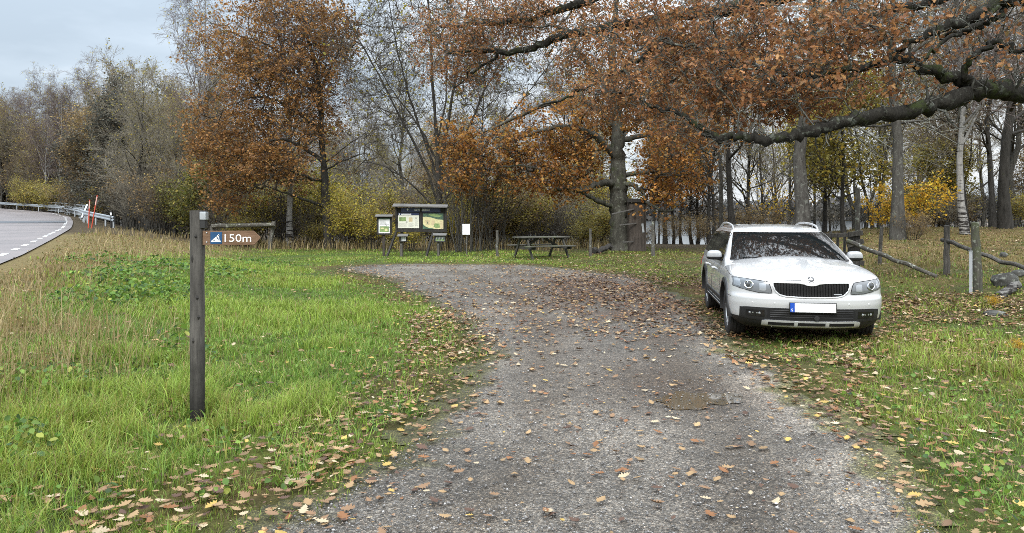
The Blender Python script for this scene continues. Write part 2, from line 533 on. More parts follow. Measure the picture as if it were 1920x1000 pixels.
def ellipsoid_pts(rng, specs):
    """specs: (px,py,rx,ry,Y0,Y1,count): points within image-sized ellipses set at a real depth range"""
    out = []
    for px, py, rx, ry, y0, y1, cnt in specs:
        a = rng.random(cnt) * 2 * PI; q = np.sqrt(rng.random(cnt)); Y = rng.uniform(y0, y1, cnt); Ym = .5 * (y0 + y1)
        X = (px + rx * q * np.cos(a) - 960) / FPX * Ym; Z = CAMH - (py + ry * q * np.sin(a) - 400) / FPX * Ym
        out.append(np.stack([X, Y, Z], 1))
    return np.concatenate(out)

def thin(rng, att, s, thr, seed, soft=.12):
    """open gaps in a crown: drop attractors where a noise through the crown is low"""
    n = .5 * (fnoise(att[:, 0] + .6 * att[:, 1], att[:, 2] - .45 * att[:, 1], s, seed) + fnoise(att[:, 0] - .5 * att[:, 1], att[:, 2] * 1.3 + .3 * att[:, 1], s * 1.9, seed + 7))
    return att[n + soft * rng.normal(size=len(att)) > thr]

def tree_obj(name, label, base, trunk_parts, crown_parts, bark, twig, leaf=None, leaf_parts=None, group=None, cat='tree', extra=None):
    """Empty at the base > trunk, crown (leaves or twigs)"""
    root = thing(name, label, cat, base, group)
    b = np.asarray(base, float)
    V, F, _ = merge(trunk_parts); me = mesh_np('trunk', V - b, F, None, [bark], True); link('trunk', me, root)
    parts = []; mi = []
    tw = merge(crown_parts) if crown_parts else None
    lf = merge(leaf_parts) if leaf_parts else None
    allp = []; mats = []
    if tw: allp.append((tw[0] - b, tw[1], tw[2])); mats.append(twig); mi.append(sum(len(f) for f in tw[1]))
    if lf: allp.append((lf[0] - b, lf[1], lf[2])); mats.append(leaf); mi.append(sum(len(f) for f in lf[1]))
    if allp:
        # keep face order: build sequentially by face size, so indices are assigned per part
        Vs = []; Cs = []; fs = []; ms = []; o = 0
        for k, (v, f, c) in enumerate(allp):
            Vs.append(v); Cs.append(c)
            for g in f: fs.append(g + o); ms.append(np.full(len(g), k))
            o += len(v)
        me = mesh_np('crown', np.concatenate(Vs), fs, np.concatenate(Cs), mats, False, np.concatenate(ms))
        link('crown', me, root)
    return root

def bare_parts(rng, h, r, n1=20, t0=.3, ang=.75, up=.10, n2=7, n3=6, n4=4, l1=(.28, .42), droop=0., wig=.12, stems=1, spread=.0, rmin=.008, lean=0.):
    """a leafless tree standing at the origin: trunk parts, twig parts, twig ends"""
    P0 = []; R0 = []
    for s in range(stems):
        a = rng.random() * 2 * PI; sp = spread * rng.uniform(.5, 1.1)
        base = np.array([math.cos(a), math.sin(a), 0]) * (.22 * r * 6 if stems > 1 else 0) + np.array([0, 0, -.25])
        top = np.array([math.cos(a) * sp * h + lean * h, math.sin(a) * sp * h, h * rng.uniform(.82, 1.0)])
        P, rr = stem_poly(rng, base, top, 9, h * .008, r * (1 if stems == 1 else rng.uniform(.5, .8)), r * .12)
        if stems > 1:
            t = np.linspace(0, 1, 9)[:, None]; P[:, :2] = P[:, :2] * 1.0 - (top[:2] - base[:2]) * (t * (1 - t) * .55)
        P0.append(P); R0.append(rr)
    P0 = np.array(P0); R0 = np.array(R0)
    A = spawn(rng, P0, R0, n1, t0, .97, ang, .18, *l1, 6, wig, up, .5, rmin * 1.6, .55)
    Bq = spawn(rng, *A, n2, .2, .98, .7, .2, .35, .6, 5, wig * 1.2, up * .7, .6, rmin * 1.2, .3, droop=droop * .4)
    Cq = spawn(rng, *Bq, n3, .15, 1, .65, .22, .4, .7, 4, wig * 1.4, up * .4, .65, rmin, .2, droop=droop)
    tr = [(*tubes(P0, R0, 9), None), (*tubes(*A, 6), None)]
    cr = [(*tubes(*Bq, 4), None), (*tubes(*Cq, 3), None)]
    last = Cq
    if n4:
        Dq = spawn(rng, *Cq, n4, .15, 1, .6, .25, .45, .8, 3, .2, up * .2, .7, rmin * .8, .1, droop=droop)
        cr.append((*tubes(*Dq, 3), None)); last = Dq
    ends = last[0][:, -1]; mids = last[0][:, 1]
    return tr, cr, np.concatenate([ends, mids])

def shrub_parts(rng, h, stems=14, spread=.55, r=.02, n1=6, n2=5, n3=4, rmin=.005, droop=0., arch=0.):
    a = rng.random(stems) * 2 * PI; sp = spread * np.sqrt(rng.random(stems)) * h; hh = h * rng.uniform(.55, 1.0, stems)
    K = 6; t = np.linspace(0, 1, K)[None, :, None]
    base = np.stack([np.cos(a) * .12 * h, np.sin(a) * .12 * h, np.full(stems, -.1)], 1)[:, None]
    top = np.stack([np.cos(a) * sp, np.sin(a) * sp, hh], 1)[:, None]
    P = base * (1 - t) + top * t + rng.normal(size=(stems, K, 3)) * h * .015
    P[:, :, 2] += (t[:, :, 0] * (1 - t[:, :, 0])) * h * .35
    Rr = r * np.linspace(1, .3, K)[None] * rng.uniform(.5, 1.1, (stems, 1))
    A = spawn(rng, P, Rr, n1, .2, 1, .6, .2, .3, .55, 5, .15, .08, .6, rmin * 1.4, .3)
    Bq = spawn(rng, *A, n2, .15, 1, .65, .2, .4, .7, 4, .2, .04, .65, rmin, .2, droop=droop)
    Cq = spawn(rng, *Bq, n3, .15, 1, .6, .25, .45, .8, 3, .2, .0, .7, rmin * .8, .1, droop=droop)
    tr = [(*tubes(P, Rr, 5), None)]
    cr = [(*tubes(*A, 4), None), (*tubes(*Bq, 3), None), (*tubes(*Cq, 3), None)]
    return tr, cr, np.concatenate([Cq[0][:, -1], Cq[0][:, 1], Bq[0][:, -1]])
# ------------------------------------------------------------------ camera, sky, sun
cam = bpy.data.cameras.new('camera'); cam.lens = 36.0 * FPX / 1920; cam.sensor_width = 36; cam.clip_end = 2000; cam.clip_start = .05
cam.shift_y = -100.0 / 1920
co = bpy.data.objects.new('camera', cam); COL.objects.link(co); co.location = (0, 0, CAMH); co.rotation_euler = (PI / 2, 0, 0)
scene.camera = co

SUN_EL, SUN_AZ = math.radians(38), math.radians(205)      # azimuth from +Y, clockwise: behind the camera and a little left
w = bpy.data.worlds.new('World'); scene.world = w; w.use_nodes = True
t = w.node_tree; t.nodes.clear()
def wn(typ, **k):
    n = t.nodes.new('ShaderNode' + typ)
    for a, b in k.items(): setattr(n, a, b)
    return n
wo = wn('OutputWorld'); bg = wn('Background'); t.links.new(bg.outputs[0], wo.inputs[0]); bg.inputs[1].default_value = .1
sky = wn('TexSky', sky_type='NISHITA', sun_disc=False); sky.sun_elevation = SUN_EL; sky.sun_rotation = SUN_AZ; sky.air_density = 1.0; sky.dust_density = 2.0
tc = wn('TexCoord'); sep = wn('SeparateXYZ'); t.links.new(tc.outputs['Generated'], sep.inputs[0])
def wm(op, a, b=0.0, c=None):
    n = wn('Math', operation=op)
    for s, v in zip(n.inputs, (a, b, c)):
        if v is None: continue
        if isinstance(v, bpy.types.NodeSocket): t.links.new(v, s)
        else: s.default_value = v
    return n.outputs[0]
zc = wm('MAXIMUM', sep.outputs[2], 0.0); zd = wm('ADD', zc, .16)
cx = wm('DIVIDE', sep.outputs[0], zd); cy = wm('DIVIDE', sep.outputs[1], zd)
cmb = wn('CombineXYZ'); t.links.new(cx, cmb.inputs[0]); t.links.new(cy, cmb.inputs[1])
ns = wn('TexNoise'); ns.inputs['Scale'].default_value = .75; ns.inputs['Detail'].default_value = 6; ns.inputs['Roughness'].default_value = .52
t.links.new(cmb.outputs[0], ns.inputs['Vector'])
# the cloud deck: blue grey to the west (left), thin and bright to the right
az = wm('MULTIPLY_ADD', sep.outputs[0], .85, .66); 
fac = wm('ADD', wm('MULTIPLY', wm('SUBTRACT', ns.outputs['Fac'], .5), 3.4), az)
rp = wn('ValToRGB'); e = rp.color_ramp.elements
e[0].position = .0; e[0].color = (.47, .555, .64, 1); e[1].position = .95; e[1].color = (.92, .96, 1.0, 1)
m_ = e.new(.32); m_.color = (.57, .66, .75, 1)
m_ = e.new(.6); m_.color = (.78, .85, .92, 1)
t.links.new(fac, rp.inputs[0])
zen = wm('MULTIPLY_ADD', wm('POWER', zc, 2.0), 24.0, 4.9)             # an overcast sky is brighter overhead
vm = wn('VectorMath', operation='SCALE'); t.links.new(rp.outputs[0], vm.inputs[0]); t.links.new(zen, vm.inputs['Scale'])
mx = wn('Mix', data_type='RGBA'); mx.inputs[0].default_value = .9
t.links.new(sky.outputs[0], mx.inputs[6]); t.links.new(vm.outputs[0], mx.inputs[7]); t.links.new(mx.outputs[2], bg.inputs[0])

sl = bpy.data.lights.new('sun', 'SUN'); sl.energy = 1.2; sl.angle = math.radians(18); sl.color = (1, .96, .9)
so = bpy.data.objects.new('sun', sl); COL.objects.link(so)
sd = Vector((math.sin(SUN_AZ) * math.cos(SUN_EL), math.cos(SUN_AZ) * math.cos(SUN_EL), math.sin(SUN_EL)))
so.rotation_euler = (-sd).to_track_quat('-Z', 'Y').to_euler(); so.location = (-10, -20, 30)
vs = scene.view_settings; vs.view_transform = 'Standard'; vs.look = 'None'; vs.gamma = 1; vs.exposure = 1.12
scene.cycles.max_bounces = 6; scene.cycles.diffuse_bounces = 3; scene.cycles.transmission_bounces = 4; scene.cycles.transparent_max_bounces = 4
scene.cycles.filter_width = .9; scene.cycles.use_denoising = False; scene.cycles.caustics_reflective = False; scene.cycles.caustics_refractive = False

# ------------------------------------------------------------------ ground sheet
xs = np.unique(np.concatenate([np.linspace(-420, -60, 30), np.linspace(-60, -18, 43), np.linspace(-18, 18, 145), np.linspace(18, 50, 33), np.linspace(50, 420, 32)]))
ys = np.unique(np.concatenate([np.linspace(-80, -8, 20), np.linspace(-8, 30, 153), np.linspace(30, 60, 61), np.linspace(60, 130, 71), np.linspace(130, 480, 60), np.linspace(480, 1500, 12)]))
X, Y = np.meshgrid(xs, ys); Z = ground(X, Y)
Z = Z + smooth(Y, 480, 1500) * 12
dry, litter, far, nz = masks(X, Y)
green = np.array([.055, .075, .022]); moss = np.array([.085, .098, .022]); straw = np.array([.15, .115, .055]); brown = np.array([.085, .048, .028]); floor_ = np.array([.062, .048, .03])
def mixc(c, d, f): return c * (1 - f[..., None]) + d * f[..., None]
n2 = fnoise(X, Y, .9, 3); n3 = fnoise(X, Y, 2.3, 4)
c = mixc(np.broadcast_to(green, X.shape + (3,)), moss, smooth(n2, .4, .65))
c = mixc(c, straw, dry * .9); c = mixc(c, brown, np.clip(litter * 1.1 * smooth(n3, .25, .6), 0, 1))
hillm = smooth(X / np.maximum(Y, 2), .36, .5) * smooth(Y, 13, 18)
c = mixc(c, np.array([.14, .105, .042]), hillm * smooth(n2, .25, .6) * .85)
c = mixc(c, floor_, far * (1 - hillm * .8))
sdd = drive_sd(X, Y)
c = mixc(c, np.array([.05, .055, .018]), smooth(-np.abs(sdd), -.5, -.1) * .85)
idx = np.arange(X.size).reshape(X.shape)
Q = np.stack([idx[:-1, :-1], idx[:-1, 1:], idx[1:, 1:], idx[1:, :-1]], -1).reshape(-1, 4)
nt = NT('soil and turf'); a = nt.attr(); p = nt.pos()
f1 = nt.noise(p, 9, 6, .7); f2 = nt.noise(p, 55, 4, .7)
cc = nt.mix(1.0, a, nt.ramp(f1, [(.25, .55), (.75, 1.5)]), 'MULTIPLY'); cc = nt.mix(1.0, cc, nt.ramp(f2, [(.3, .6), (.7, 1.4)]), 'MULTIPLY')
nt.set(color=cc, rough=.95, spec=.1, normal=nt.bump(f2, .8, .03))
M_GROUND = nt.m
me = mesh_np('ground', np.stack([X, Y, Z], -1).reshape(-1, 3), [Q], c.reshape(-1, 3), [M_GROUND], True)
tag(link('ground', me), 'grassy ground with mossy turf, leaf litter and woodland floor', None, None, 'structure')

# ------------------------------------------------------------------ gravel drive
gx = np.arange(-5, 8.2, .07); gy = np.arange(-13, 24.5, .07)
X, Y = np.meshgrid(gx, gy); sdd = drive_sd(X, Y)
edge = sdd + (fnoise(X, Y, 1.1, 21) - .5) * .62 + (vnoise(X, Y, 6, 22) - .5) * .3
Z = ground(X, Y) + .007
idx = np.arange(X.size).reshape(X.shape)
Q = np.stack([idx[:-1, :-1], idx[:-1, 1:], idx[1:, 1:], idx[1:, :-1]], -1).reshape(-1, 4)
Q = Q[(edge.ravel()[Q].mean(1) < .13)]
used, inv = np.unique(Q, return_inverse=True); Q = inv.reshape(-1, 4)
x = X.ravel()[used]; y = Y.ravel()[used]; ed = edge.ravel()[used]
damp = np.exp(-((x - 1.45) / .75) ** 2 - ((y - 6.9) / .9) ** 2)
c = np.ones((len(x), 3)) * (.78 + .5 * (fnoise(x, y, .55, 31) - .5))[:, None]
# compacted wheel tracks, a little darker and browner than the loose ridge between them
cyl = np.array(_dl[::-1]); cyr = np.array(_dr); o1 = np.argsort(cyl[:, 1]); o2 = np.argsort(cyr[:, 1])
xc = .5 * (np.interp(y, cyl[o1, 1], cyl[o1, 0]) + np.interp(y, cyr[o2, 1], cyr[o2, 0])) + .12 * (vnoise(x * 0, y, .3, 37) - .5)
trk = (np.exp(-((x - xc - .72) / .26) ** 2) + np.exp(-((x - xc + .72) / .26) ** 2)) * smooth(fnoise(x, y, .8, 38), .2, .5)
c = c * (1 - trk[:, None] * np.array([.26, .30, .35]))
lt = smooth(fnoise(x, y, .9, 33), .52, .72) * smooth(-ed, 0, .5)
c = c * (1 + .38 * lt[:, None])
c = mixc(c, np.array([.40, .32, .25]), .85 * damp)
rim = np.exp(-(((x - 1.58) / .42) ** 2 + ((y - 6.36) / .36) ** 2) ** 2); c = c * (1 - .45 * rim[:, None])
br = np.exp(-((x - 2.3) / 2.2) ** 2 - ((y - 15) / 5) ** 2)
c = mixc(c, np.array([.55, .36, .28]), .75 * br * smooth(fnoise(x, y, 1.3, 34), .3, .6))
mud = smooth(ed, -.20, .0)
c = mixc(c, np.array([.34, .37, .12]), mud * .9)
em = smooth(ed, -.32, -.02) * smooth(fnoise(x, y, 1.6, 35), .38, .6) * (x < 1.5)
c = mixc(c, np.array([.42, .44, .16]), em * .85)
rl = smooth(ed, -.75, -.2) * (x > 1.2) * smooth(y, 10.5, 8.5) * smooth(fnoise(x, y, 2.0, 36), .3, .6)
c = c * (1 + .85 * rl[:, None])
nt = NT('wet grey gravel'); a = nt.attr(); p = nt.pos()
v1 = nt.vor(p, 85); v2 = nt.vor(p, 210); f = nt.noise(p, 5, 6, .65); f3 = nt.noise(p, 300, 2)
s1 = nt.n('SeparateColor'); nt.l(v1.outputs['Color'], s1.inputs[0]); s2 = nt.n('SeparateColor'); nt.l(v2.outputs['Color'], s2.inputs[0])
g1 = nt.ramp(s1.outputs[0], [(.0, .035), (.5, .105), (.8, .20), (1, .46)])
g2 = nt.ramp(s2.outputs[1], [(.0, .03), (.55, .105), (.88, .23), (1, .46)])
g = nt.mix(.45, g1, g2); g = nt.mix(1.0, g, nt.ramp(s1.outputs[2], [(0, (1.12, .93, .72)), (1, (1.04, .97, .86))]), 'MULTIPLY')
g = nt.mix(1.0, g, nt.ramp(f, [(.3, .72), (.7, 1.25)]), 'MULTIPLY'); g = nt.mix(1.0, g, a, 'MULTIPLY')
b = nt.bump(v2.outputs['Distance'], .5, .006); b = nt.bump(v1.outputs['Distance'], .9, .012, b)
nt.set(color=g, rough=nt.ramp(f, [(.35, .5), (.65, .8)]), spec=.35, normal=b)
M_GRAVEL = nt.m
me = mesh_np('gravel_drive', np.stack([x, y, Z.ravel()[used]], 1), [Q], c, [M_GRAVEL], True)
tag(link('gravel_drive', me), 'curving grey gravel drive strewn with fallen leaves', None, None, 'structure')

# puddles: thin water sheets with ragged outlines
nt = NT('puddle water'); p = nt.pos(); nt.set(color=(.075, .06, .04), rough=.03, spec=1.0, ior=1.33, normal=nt.bump(nt.noise(p, 14, 2), .05, .004)); M_PUDDLE = nt.m
def puddle(name, label, cx, cy, rx, ry, seed):
    r = np.random.default_rng(seed); n = 128; V = [(cx, cy, 0.0)]
    ph = r.random(6) * 6.28
    for i in range(n):
        a = i * 2 * PI / n; k = 1 + .22 * math.sin(2 * a + ph[0]) + .16 * math.sin(3 * a + ph[1]) + .10 * math.sin(5 * a + ph[2]) + .08 * math.sin(9 * a + ph[3]) + .03 * math.sin(14 * a + ph[4])
        V.append((cx + rx * k * math.cos(a), cy + ry * k * math.sin(a), 0.0))
    z = float(ground(cx, cy)) + .013
    V = np.array(V); V[:, 2] = z
    F = np.array([(0, 1 + i, 1 + (i + 1) % n) for i in range(n)])
    tag(link(name, mesh_np(name, V, [F], None, [M_PUDDLE])), label, None, None, 'structure')
puddle('puddle', 'shallow muddy puddle reflecting the sky in the gravel drive', 1.58, 6.36, .33, .29, 3)

# ------------------------------------------------------------------ road
rp_y = np.unique(np.concatenate([np.arange(-60, 0, 4), np.arange(0, 60, .5), np.arange(60, 215, 2.)]))
ker = np.array([1, 4, 6, 4, 1]) / 16.
def road_pts(off, ysamp):
    x = road_x(ysamp); xs_ = (road_x(ysamp - 3) + 2 * x + road_x(ysamp + 3)) / 4
    tx = (road_x(ysamp + 1.5) - road_x(ysamp - 1.5)) / 3; L = np.sqrt(1 + tx * tx)
    nx, ny = -1 / L, tx / L           # towards the left of the travel direction
    return xs_ + nx * off, ysamp + ny * off
offs = np.array([-.15, 0, .3, 1.5, 3, 4.5, 6.2, 7.0])
V = []
for o_ in offs:
    px_, py_ = road_pts(o_, rp_y); V.append(np.stack([px_, py_, road_z(rp_y) + .02 + .0009 * np.clip(rp_y, 0, 60)], 1))
V = np.array(V); k, n = V.shape[:2]
idx = np.arange(k * n).reshape(k, n); Q = np.stack([idx[:-1, :-1], idx[1:, :-1], idx[1:, 1:], idx[:-1, 1:]], -1).reshape(-1, 4)[:, ::-1]
nt = NT('wet asphalt'); p = nt.pos(); f = nt.noise(p, .35, 5); f2 = nt.noise(p, 120, 3); 
nt.set(color=nt.mix(1.0, nt.ramp(f, [(.3, (.145, .125, .12)), (.7, (.185, .16, .155))]), nt.ramp(f2, [(.3, .75), (.7, 1.25)]), 'MULTIPLY'), rough=nt.ramp(f, [(.35, .35), (.6, .55)]), spec=.5, normal=nt.bump(f2, .4, .004))
M_ROAD = nt.m
tag(link('road', mesh_np('road', V.reshape(-1, 3), [Q], None, [M_ROAD], True)), 'reddish grey wet asphalt road bending away behind the verge', None, None, 'structure')
M_PATCH = m_plain('dark asphalt', (.085, .09, .1), .4)
yy = np.arange(48.5, 53.1, .5); V = np.array([np.stack([*road_pts(o_, yy), road_z(yy) + .03 + .0009 * yy + .012], 1) for o_ in (.25, 3, 6.5)]); k, n = V.shape[:2]
idx = np.arange(k * n).reshape(k, n); Q = np.stack([idx[:-1, :-1], idx[1:, :-1], idx[1:, 1:], idx[:-1, 1:]], -1).reshape(-1, 4)[:, ::-1]
tag(link('road_patch', mesh_np('road_patch', V.reshape(-1, 3), [Q], None, [M_PATCH], True)), 'darker asphalt patch across the road by the guard rail', None, None, 'structure')
M_LINE = m_plain('road paint', (.55, .55, .53), .6, var=.15)
V = []; F = []
y0 = 2.0
while y0 < 105:
    yy = np.linspace(y0, y0 + 1.05, 4)
    a = np.stack([*road_pts(.18, yy), road_z(yy) + .02 + .0009 * np.clip(yy, 0, 60) + .006], 1); b = np.stack([*road_pts(.32, yy), road_z(yy) + .02 + .0009 * np.clip(yy, 0, 60) + .006], 1)
    o_ = len(V); V += list(a) + list(b); F += [(o_ + i, o_ + i + 1, o_ + 5 + i, o_ + 4 + i) for i in range(3)]
    y0 += 2.2 if y0 < 60 else 3
tag(link('road_markings', mesh_np('road_markings', np.array(V), [np.array(F)], None, [M_LINE])), 'broken white edge line along the road', None, None, 'structure')

# ------------------------------------------------------------------ lake
nt = NT('lake water'); p = nt.pos((1, .25, 1)); nt.set(color=(.05, .06, .065), rough=.12, spec=.7, ior=1.33, normal=nt.bump(nt.noise(p, 1.2, 3), .12, .05)); 
V = np.array([(-22, 58, -2.), (420, 58, -2.), (420, 400, -2.), (-60, 400, -2.)])
tag(link('lake', mesh_np('lake', V, [np.array([(0, 1, 2, 3)])], None, [nt.m])), 'pale lake glimpsed between the trunks', None, None, 'structure')
# ------------------------------------------------------------------ grass
rng = np.random.default_rng(42)
M_GRASS = m_leaf('grass blades', .4, .5, .3)
def polar(n, r0, r1, a=.86):
    th = rng.uniform(-a, a, n); r = r0 * (r1 / r0) ** rng.random(n)
    return r * np.sin(th), r * np.cos(th), r

def blade_mesh(x, y, z, h, w, lean, az, c, tipc, curve=.6):
    N = len(x)
    fx = np.cos(az); fy = np.sin(az)                  # lean direction
    sa = az + PI / 2 + rng.normal(size=N) * .5; sx = np.cos(sa) * w / 2; sy = np.sin(sa) * w / 2
    V = np.empty((N, 5, 3))
    o1 = lean * h * .28; o2 = lean * h
    h1 = h * .55; h2 = h * np.sqrt(np.clip(1 - (lean * curve) ** 2, .12, 1))
    V[:, 0] = np.stack([x - sx, y - sy, z], 1); V[:, 1] = np.stack([x + sx, y + sy, z], 1)
    V[:, 2] = np.stack([x - sx * .8 + fx * o1, y - sy * .8 + fy * o1, z + h1], 1); V[:, 3] = np.stack([x + sx * .8 + fx * o1, y + sy * .8 + fy * o1, z + h1], 1)
    V[:, 4] = np.stack([x + fx * o2, y + fy * o2, z + h2], 1)
    i = (np.arange(N) * 5)[:, None]
    C = np.repeat(c[:, None], 5, 1); C[:, 4] = tipc
    return V.reshape(-1, 3), [i + np.array([[0, 1, 3, 2]]), i + np.array([[2, 3, 4]])], C.reshape(-1, 3)

GP = []
# turf
x, y, r = polar(640000, 2.3, 46)
dryv, lit, farv, nz = masks(x, y); sdv = drive_sd(x, y); dr = (x - road_x(y)) * .88
u = x / np.maximum(y, 2.)
lush = fnoise(x, y, .7, 51); tuft = fnoise(x, y, 3.2, 52)
edgek = smooth(sdv + (tuft - .5) * .8, -.10, .65)
rightlawn = smooth(u, .16, .3)
keep = edgek * (1 - .75 * lit * smooth(tuft, .62, .38)) * (1 - .93 * farv) * smooth(dr, .25, 1.1) * (1 - .25 * dryv)
hillv = smooth(u, .36, .5) * smooth(y, 13, 18)
keep = np.maximum(keep, hillv * .5 * (y < 48)) * (.35 + .65 * smooth(tuft, .3, .5))
m = rng.random(len(x)) < keep
m &= ~((np.abs(u) > .98))
x, y, r, dryv, lit, farv, nz, sdv, u, lush, tuft, rightlawn, hillv = [q[m] for q in (x, y, r, dryv, lit, farv, nz, sdv, u, lush, tuft, rightlawn, hillv)]
# gather near blades into tufts
near = (r < 9) & (rng.random(len(x)) < .65)
k = np.floor(x / .11) ; l = np.floor(y / .11)
cx = (k + .5 + .5 * (vnoise(k, l, 1.37, 61) - .5)) * .11; cy = (l + .5 + .5 * (vnoise(k, l, 1.73, 62) - .5)) * .11
x0, y0 = x.copy(), y.copy()
x = np.where(near, cx + (x - cx) * .45, x); y = np.where(near, cy + (y - cy) * .45, y)
z = ground(x, y) - .01
N = len(x)
tall = smooth(lush, .42, .62) * smooth(sdv, .1, 1.0)
h = (.045 + .075 * tall + .03 * smooth(sdv, .3, 1.5)) * rng.uniform(.6, 1.4, N)
h *= .45 + 1.15 * vnoise(x, y, 3.1, 63); h *= np.where(rightlawn > .5, .62 + .22 * smooth(u, .40, .52) * smooth(y, 10, 7.5), 1.0) * (1 - .35 * lit)
fg = smooth(y, 7.5, 4.5) * (u < -.05) * smooth(sdv, .15, .8); h *= 1 + .25 * fg
h = np.where(hillv > .4, h * 1.3, h)
h *= 1 - .55 * smooth(r, 10, 26) * (hillv < .4)
h *= .35 + .65 * smooth(np.hypot(x + 2.43, y - 5.6), .12, .5)
wd = np.maximum(.0036, .00105 * r) * rng.uniform(.7, 1.35, N)
az = np.arctan2(y0 - cy, x0 - cx) + rng.normal(size=N) * .8
az = np.where(near, az, rng.uniform(0, 6.28, N))
lean = np.abs(rng.normal(.55, .32, N)).clip(.05, 1.2)
g1 = np.array([.14, .24, .038]); g2 = np.array([.245, .335, .054]); g3 = np.array([.24, .24, .05]); st = np.array([.36, .27, .125]); ol = np.array([.13, .125, .04])
q = rng.random((N, 1)); lu = smooth(lush + .25 * (rng.random(N) - .5), .35, .65)[:, None]
c = g1 * (1 - lu) + g2 * lu
yel = smooth(fnoise(x, y, .45, 71), .5, .68)[:, None] * .35
c = np.where(q < .07 + yel * .6, g3, c)
c = np.where(q > .97 - .35 * rightlawn[:, None] * .5, st * .8, c)
dl = dryv[:, None]; q2 = rng.random((N, 1))
c = np.where(q2 < dl * .72, st * .75, np.where(q2 < dl * .9, ol, c))
c = np.where((q2 < np.maximum(lit[:, None] * .62, .0)), ol * .95, c)
c = np.where((rng.random((N, 1)) < hillv[:, None] * .85), np.where(q < .55, st * .72, ol * 1.15), c)
c = np.where((rng.random((N, 1)) < farv[:, None] * .8 * (1 - hillv[:, None])), st * .5, c)
c = c * (1 + .22 * rng.normal(size=(N, 1))).clip(.5, 1.6)
tip = np.where(rng.random((N, 1)) < .16, st * .9, c)
GP.append(blade_mesh(x, y, z, h, wd, lean, az, c, tip))
# coarse wide blades in loose clumps
x, y, r = polar(70000, 2.6, 14)
cl = vnoise(x, y, 2.6, 131) * .6 + vnoise(x, y, 7, 132) * .4; sdv = drive_sd(x, y); u = x / np.maximum(y, 2.); dr = (x - road_x(y)) * .88
m = (cl > .56) & (sdv > .25) & (dr > 1.2) & (rng.random(len(x)) < np.where(u < .1, .85, .35))
x, y, r = x[m], y[m], r[m]; N = len(x); uu = (x / y) < .1
h = np.where(uu, .115, .085) * rng.uniform(.6, 1.5, N) * (1 + .35 * smooth(y, 6.5, 4)); wd = np.maximum(.0075, .0014 * r) * rng.uniform(.7, 1.3, N)
c = np.array([(.16, .27, .042), (.23, .33, .055), (.105, .19, .032), (.27, .28, .06), (.36, .29, .13)])[rng.choice(5, N, p=[.34, .26, .2, .12, .08])] * (1 + .18 * rng.normal(size=(N, 1))).clip(.5, 1.5)
GP.append(blade_mesh(x, y, ground(x, y) - .01, h, wd, np.abs(rng.normal(.75, .3, N)).clip(.2, 1.25), rng.uniform(0, 6.28, N), c, np.where(rng.random((N, 1)) < .2, np.array([.36, .29, .13]), c), .7))
# tall straw on the bank
x, y, r = polar(150000, 3.0, 44)
dryv, lit, farv, nz = masks(x, y); dr = (x - road_x(y)) * .88
cl = fnoise(x, y, 1.1, 81)
u = x / np.maximum(y, 2.)
near_stand = np.exp(-((x + 4.5) / 1.0) ** 2 - ((y - 6.8) / 1.8) ** 2)
u_ = u
p = np.clip(dryv * (.12 + .9 * smooth(cl, .46, .62)) + .95 * near_stand * smooth(cl, .3, .5), 0, 1) * smooth(dr, .8, 2.0) * .62
p = np.maximum(p, .95 * smooth(y, 30.5, 34) * smooth(40 - y, 0, 4) * ((u > -.35) & (u < .13))) 
m = (rng.random(len(x)) < p) & (drive_sd(x, y) > .4)
x, y, r, near_stand = x[m], y[m], r[m], near_stand[m]; N = len(x)
hb = np.where(near_stand > .15, .46, .32)
h = hb * rng.uniform(.45, 1.35, N); h *= np.where((y > 31) & (u_[m] > -.36), 1.5, 1)
wd = np.maximum(.0030, .00075 * r) * rng.uniform(.6, 1.2, N)
sc = np.array([(.40, .305, .15), (.30, .22, .10), (.47, .38, .21), (.22, .19, .07)])[rng.integers(0, 4, N)] * rng.uniform(.8, 1.15, (N, 1))
GP.append(blade_mesh(x, y, ground(x, y) - .02, h, wd, np.abs(rng.normal(.42, .25, N)).clip(.03, 1.1), rng.normal(-.4, 1.3, N), sc, sc * 1.1, .5))
V, F, C = merge(GP)
tag(link('grass', mesh_np('grass', V, F, C, [M_GRASS])), 'grass of the lawns and the dry grassy bank', None, None, 'stuff')

# leafy ground weeds on the verge
WP = []
wx = []; 
for px, Y_, rad, n in [(235, 13.5, 1.1, 800), (300, 12.0, .8, 600), (175, 10.8, .6, 320), (330, 16, 1.4, 600), (250, 17, 1.6, 600), (420, 18, 1.0, 300), (20, 4.6, .40, 260), (60, 5.0, .30, 120), (480, 22, 1.5, 250), (60, 6.5, .5, 250), (330, 8.0, .4, 160)]:
    c0 = GY(px, Y_); a = rng.random(n) * 6.28; q = np.sqrt(rng.random(n)) * rad
    xx = c0[0] + q * np.cos(a); yy = c0[1] + q * np.sin(a)
    hh = .30 * (1 - (q / rad) ** 2) * vnoise(xx, yy, 3, 91) + .05
    wx.append(np.stack([xx, yy, ground(xx, yy) + hh * rng.uniform(.5, 1, n)], 1))
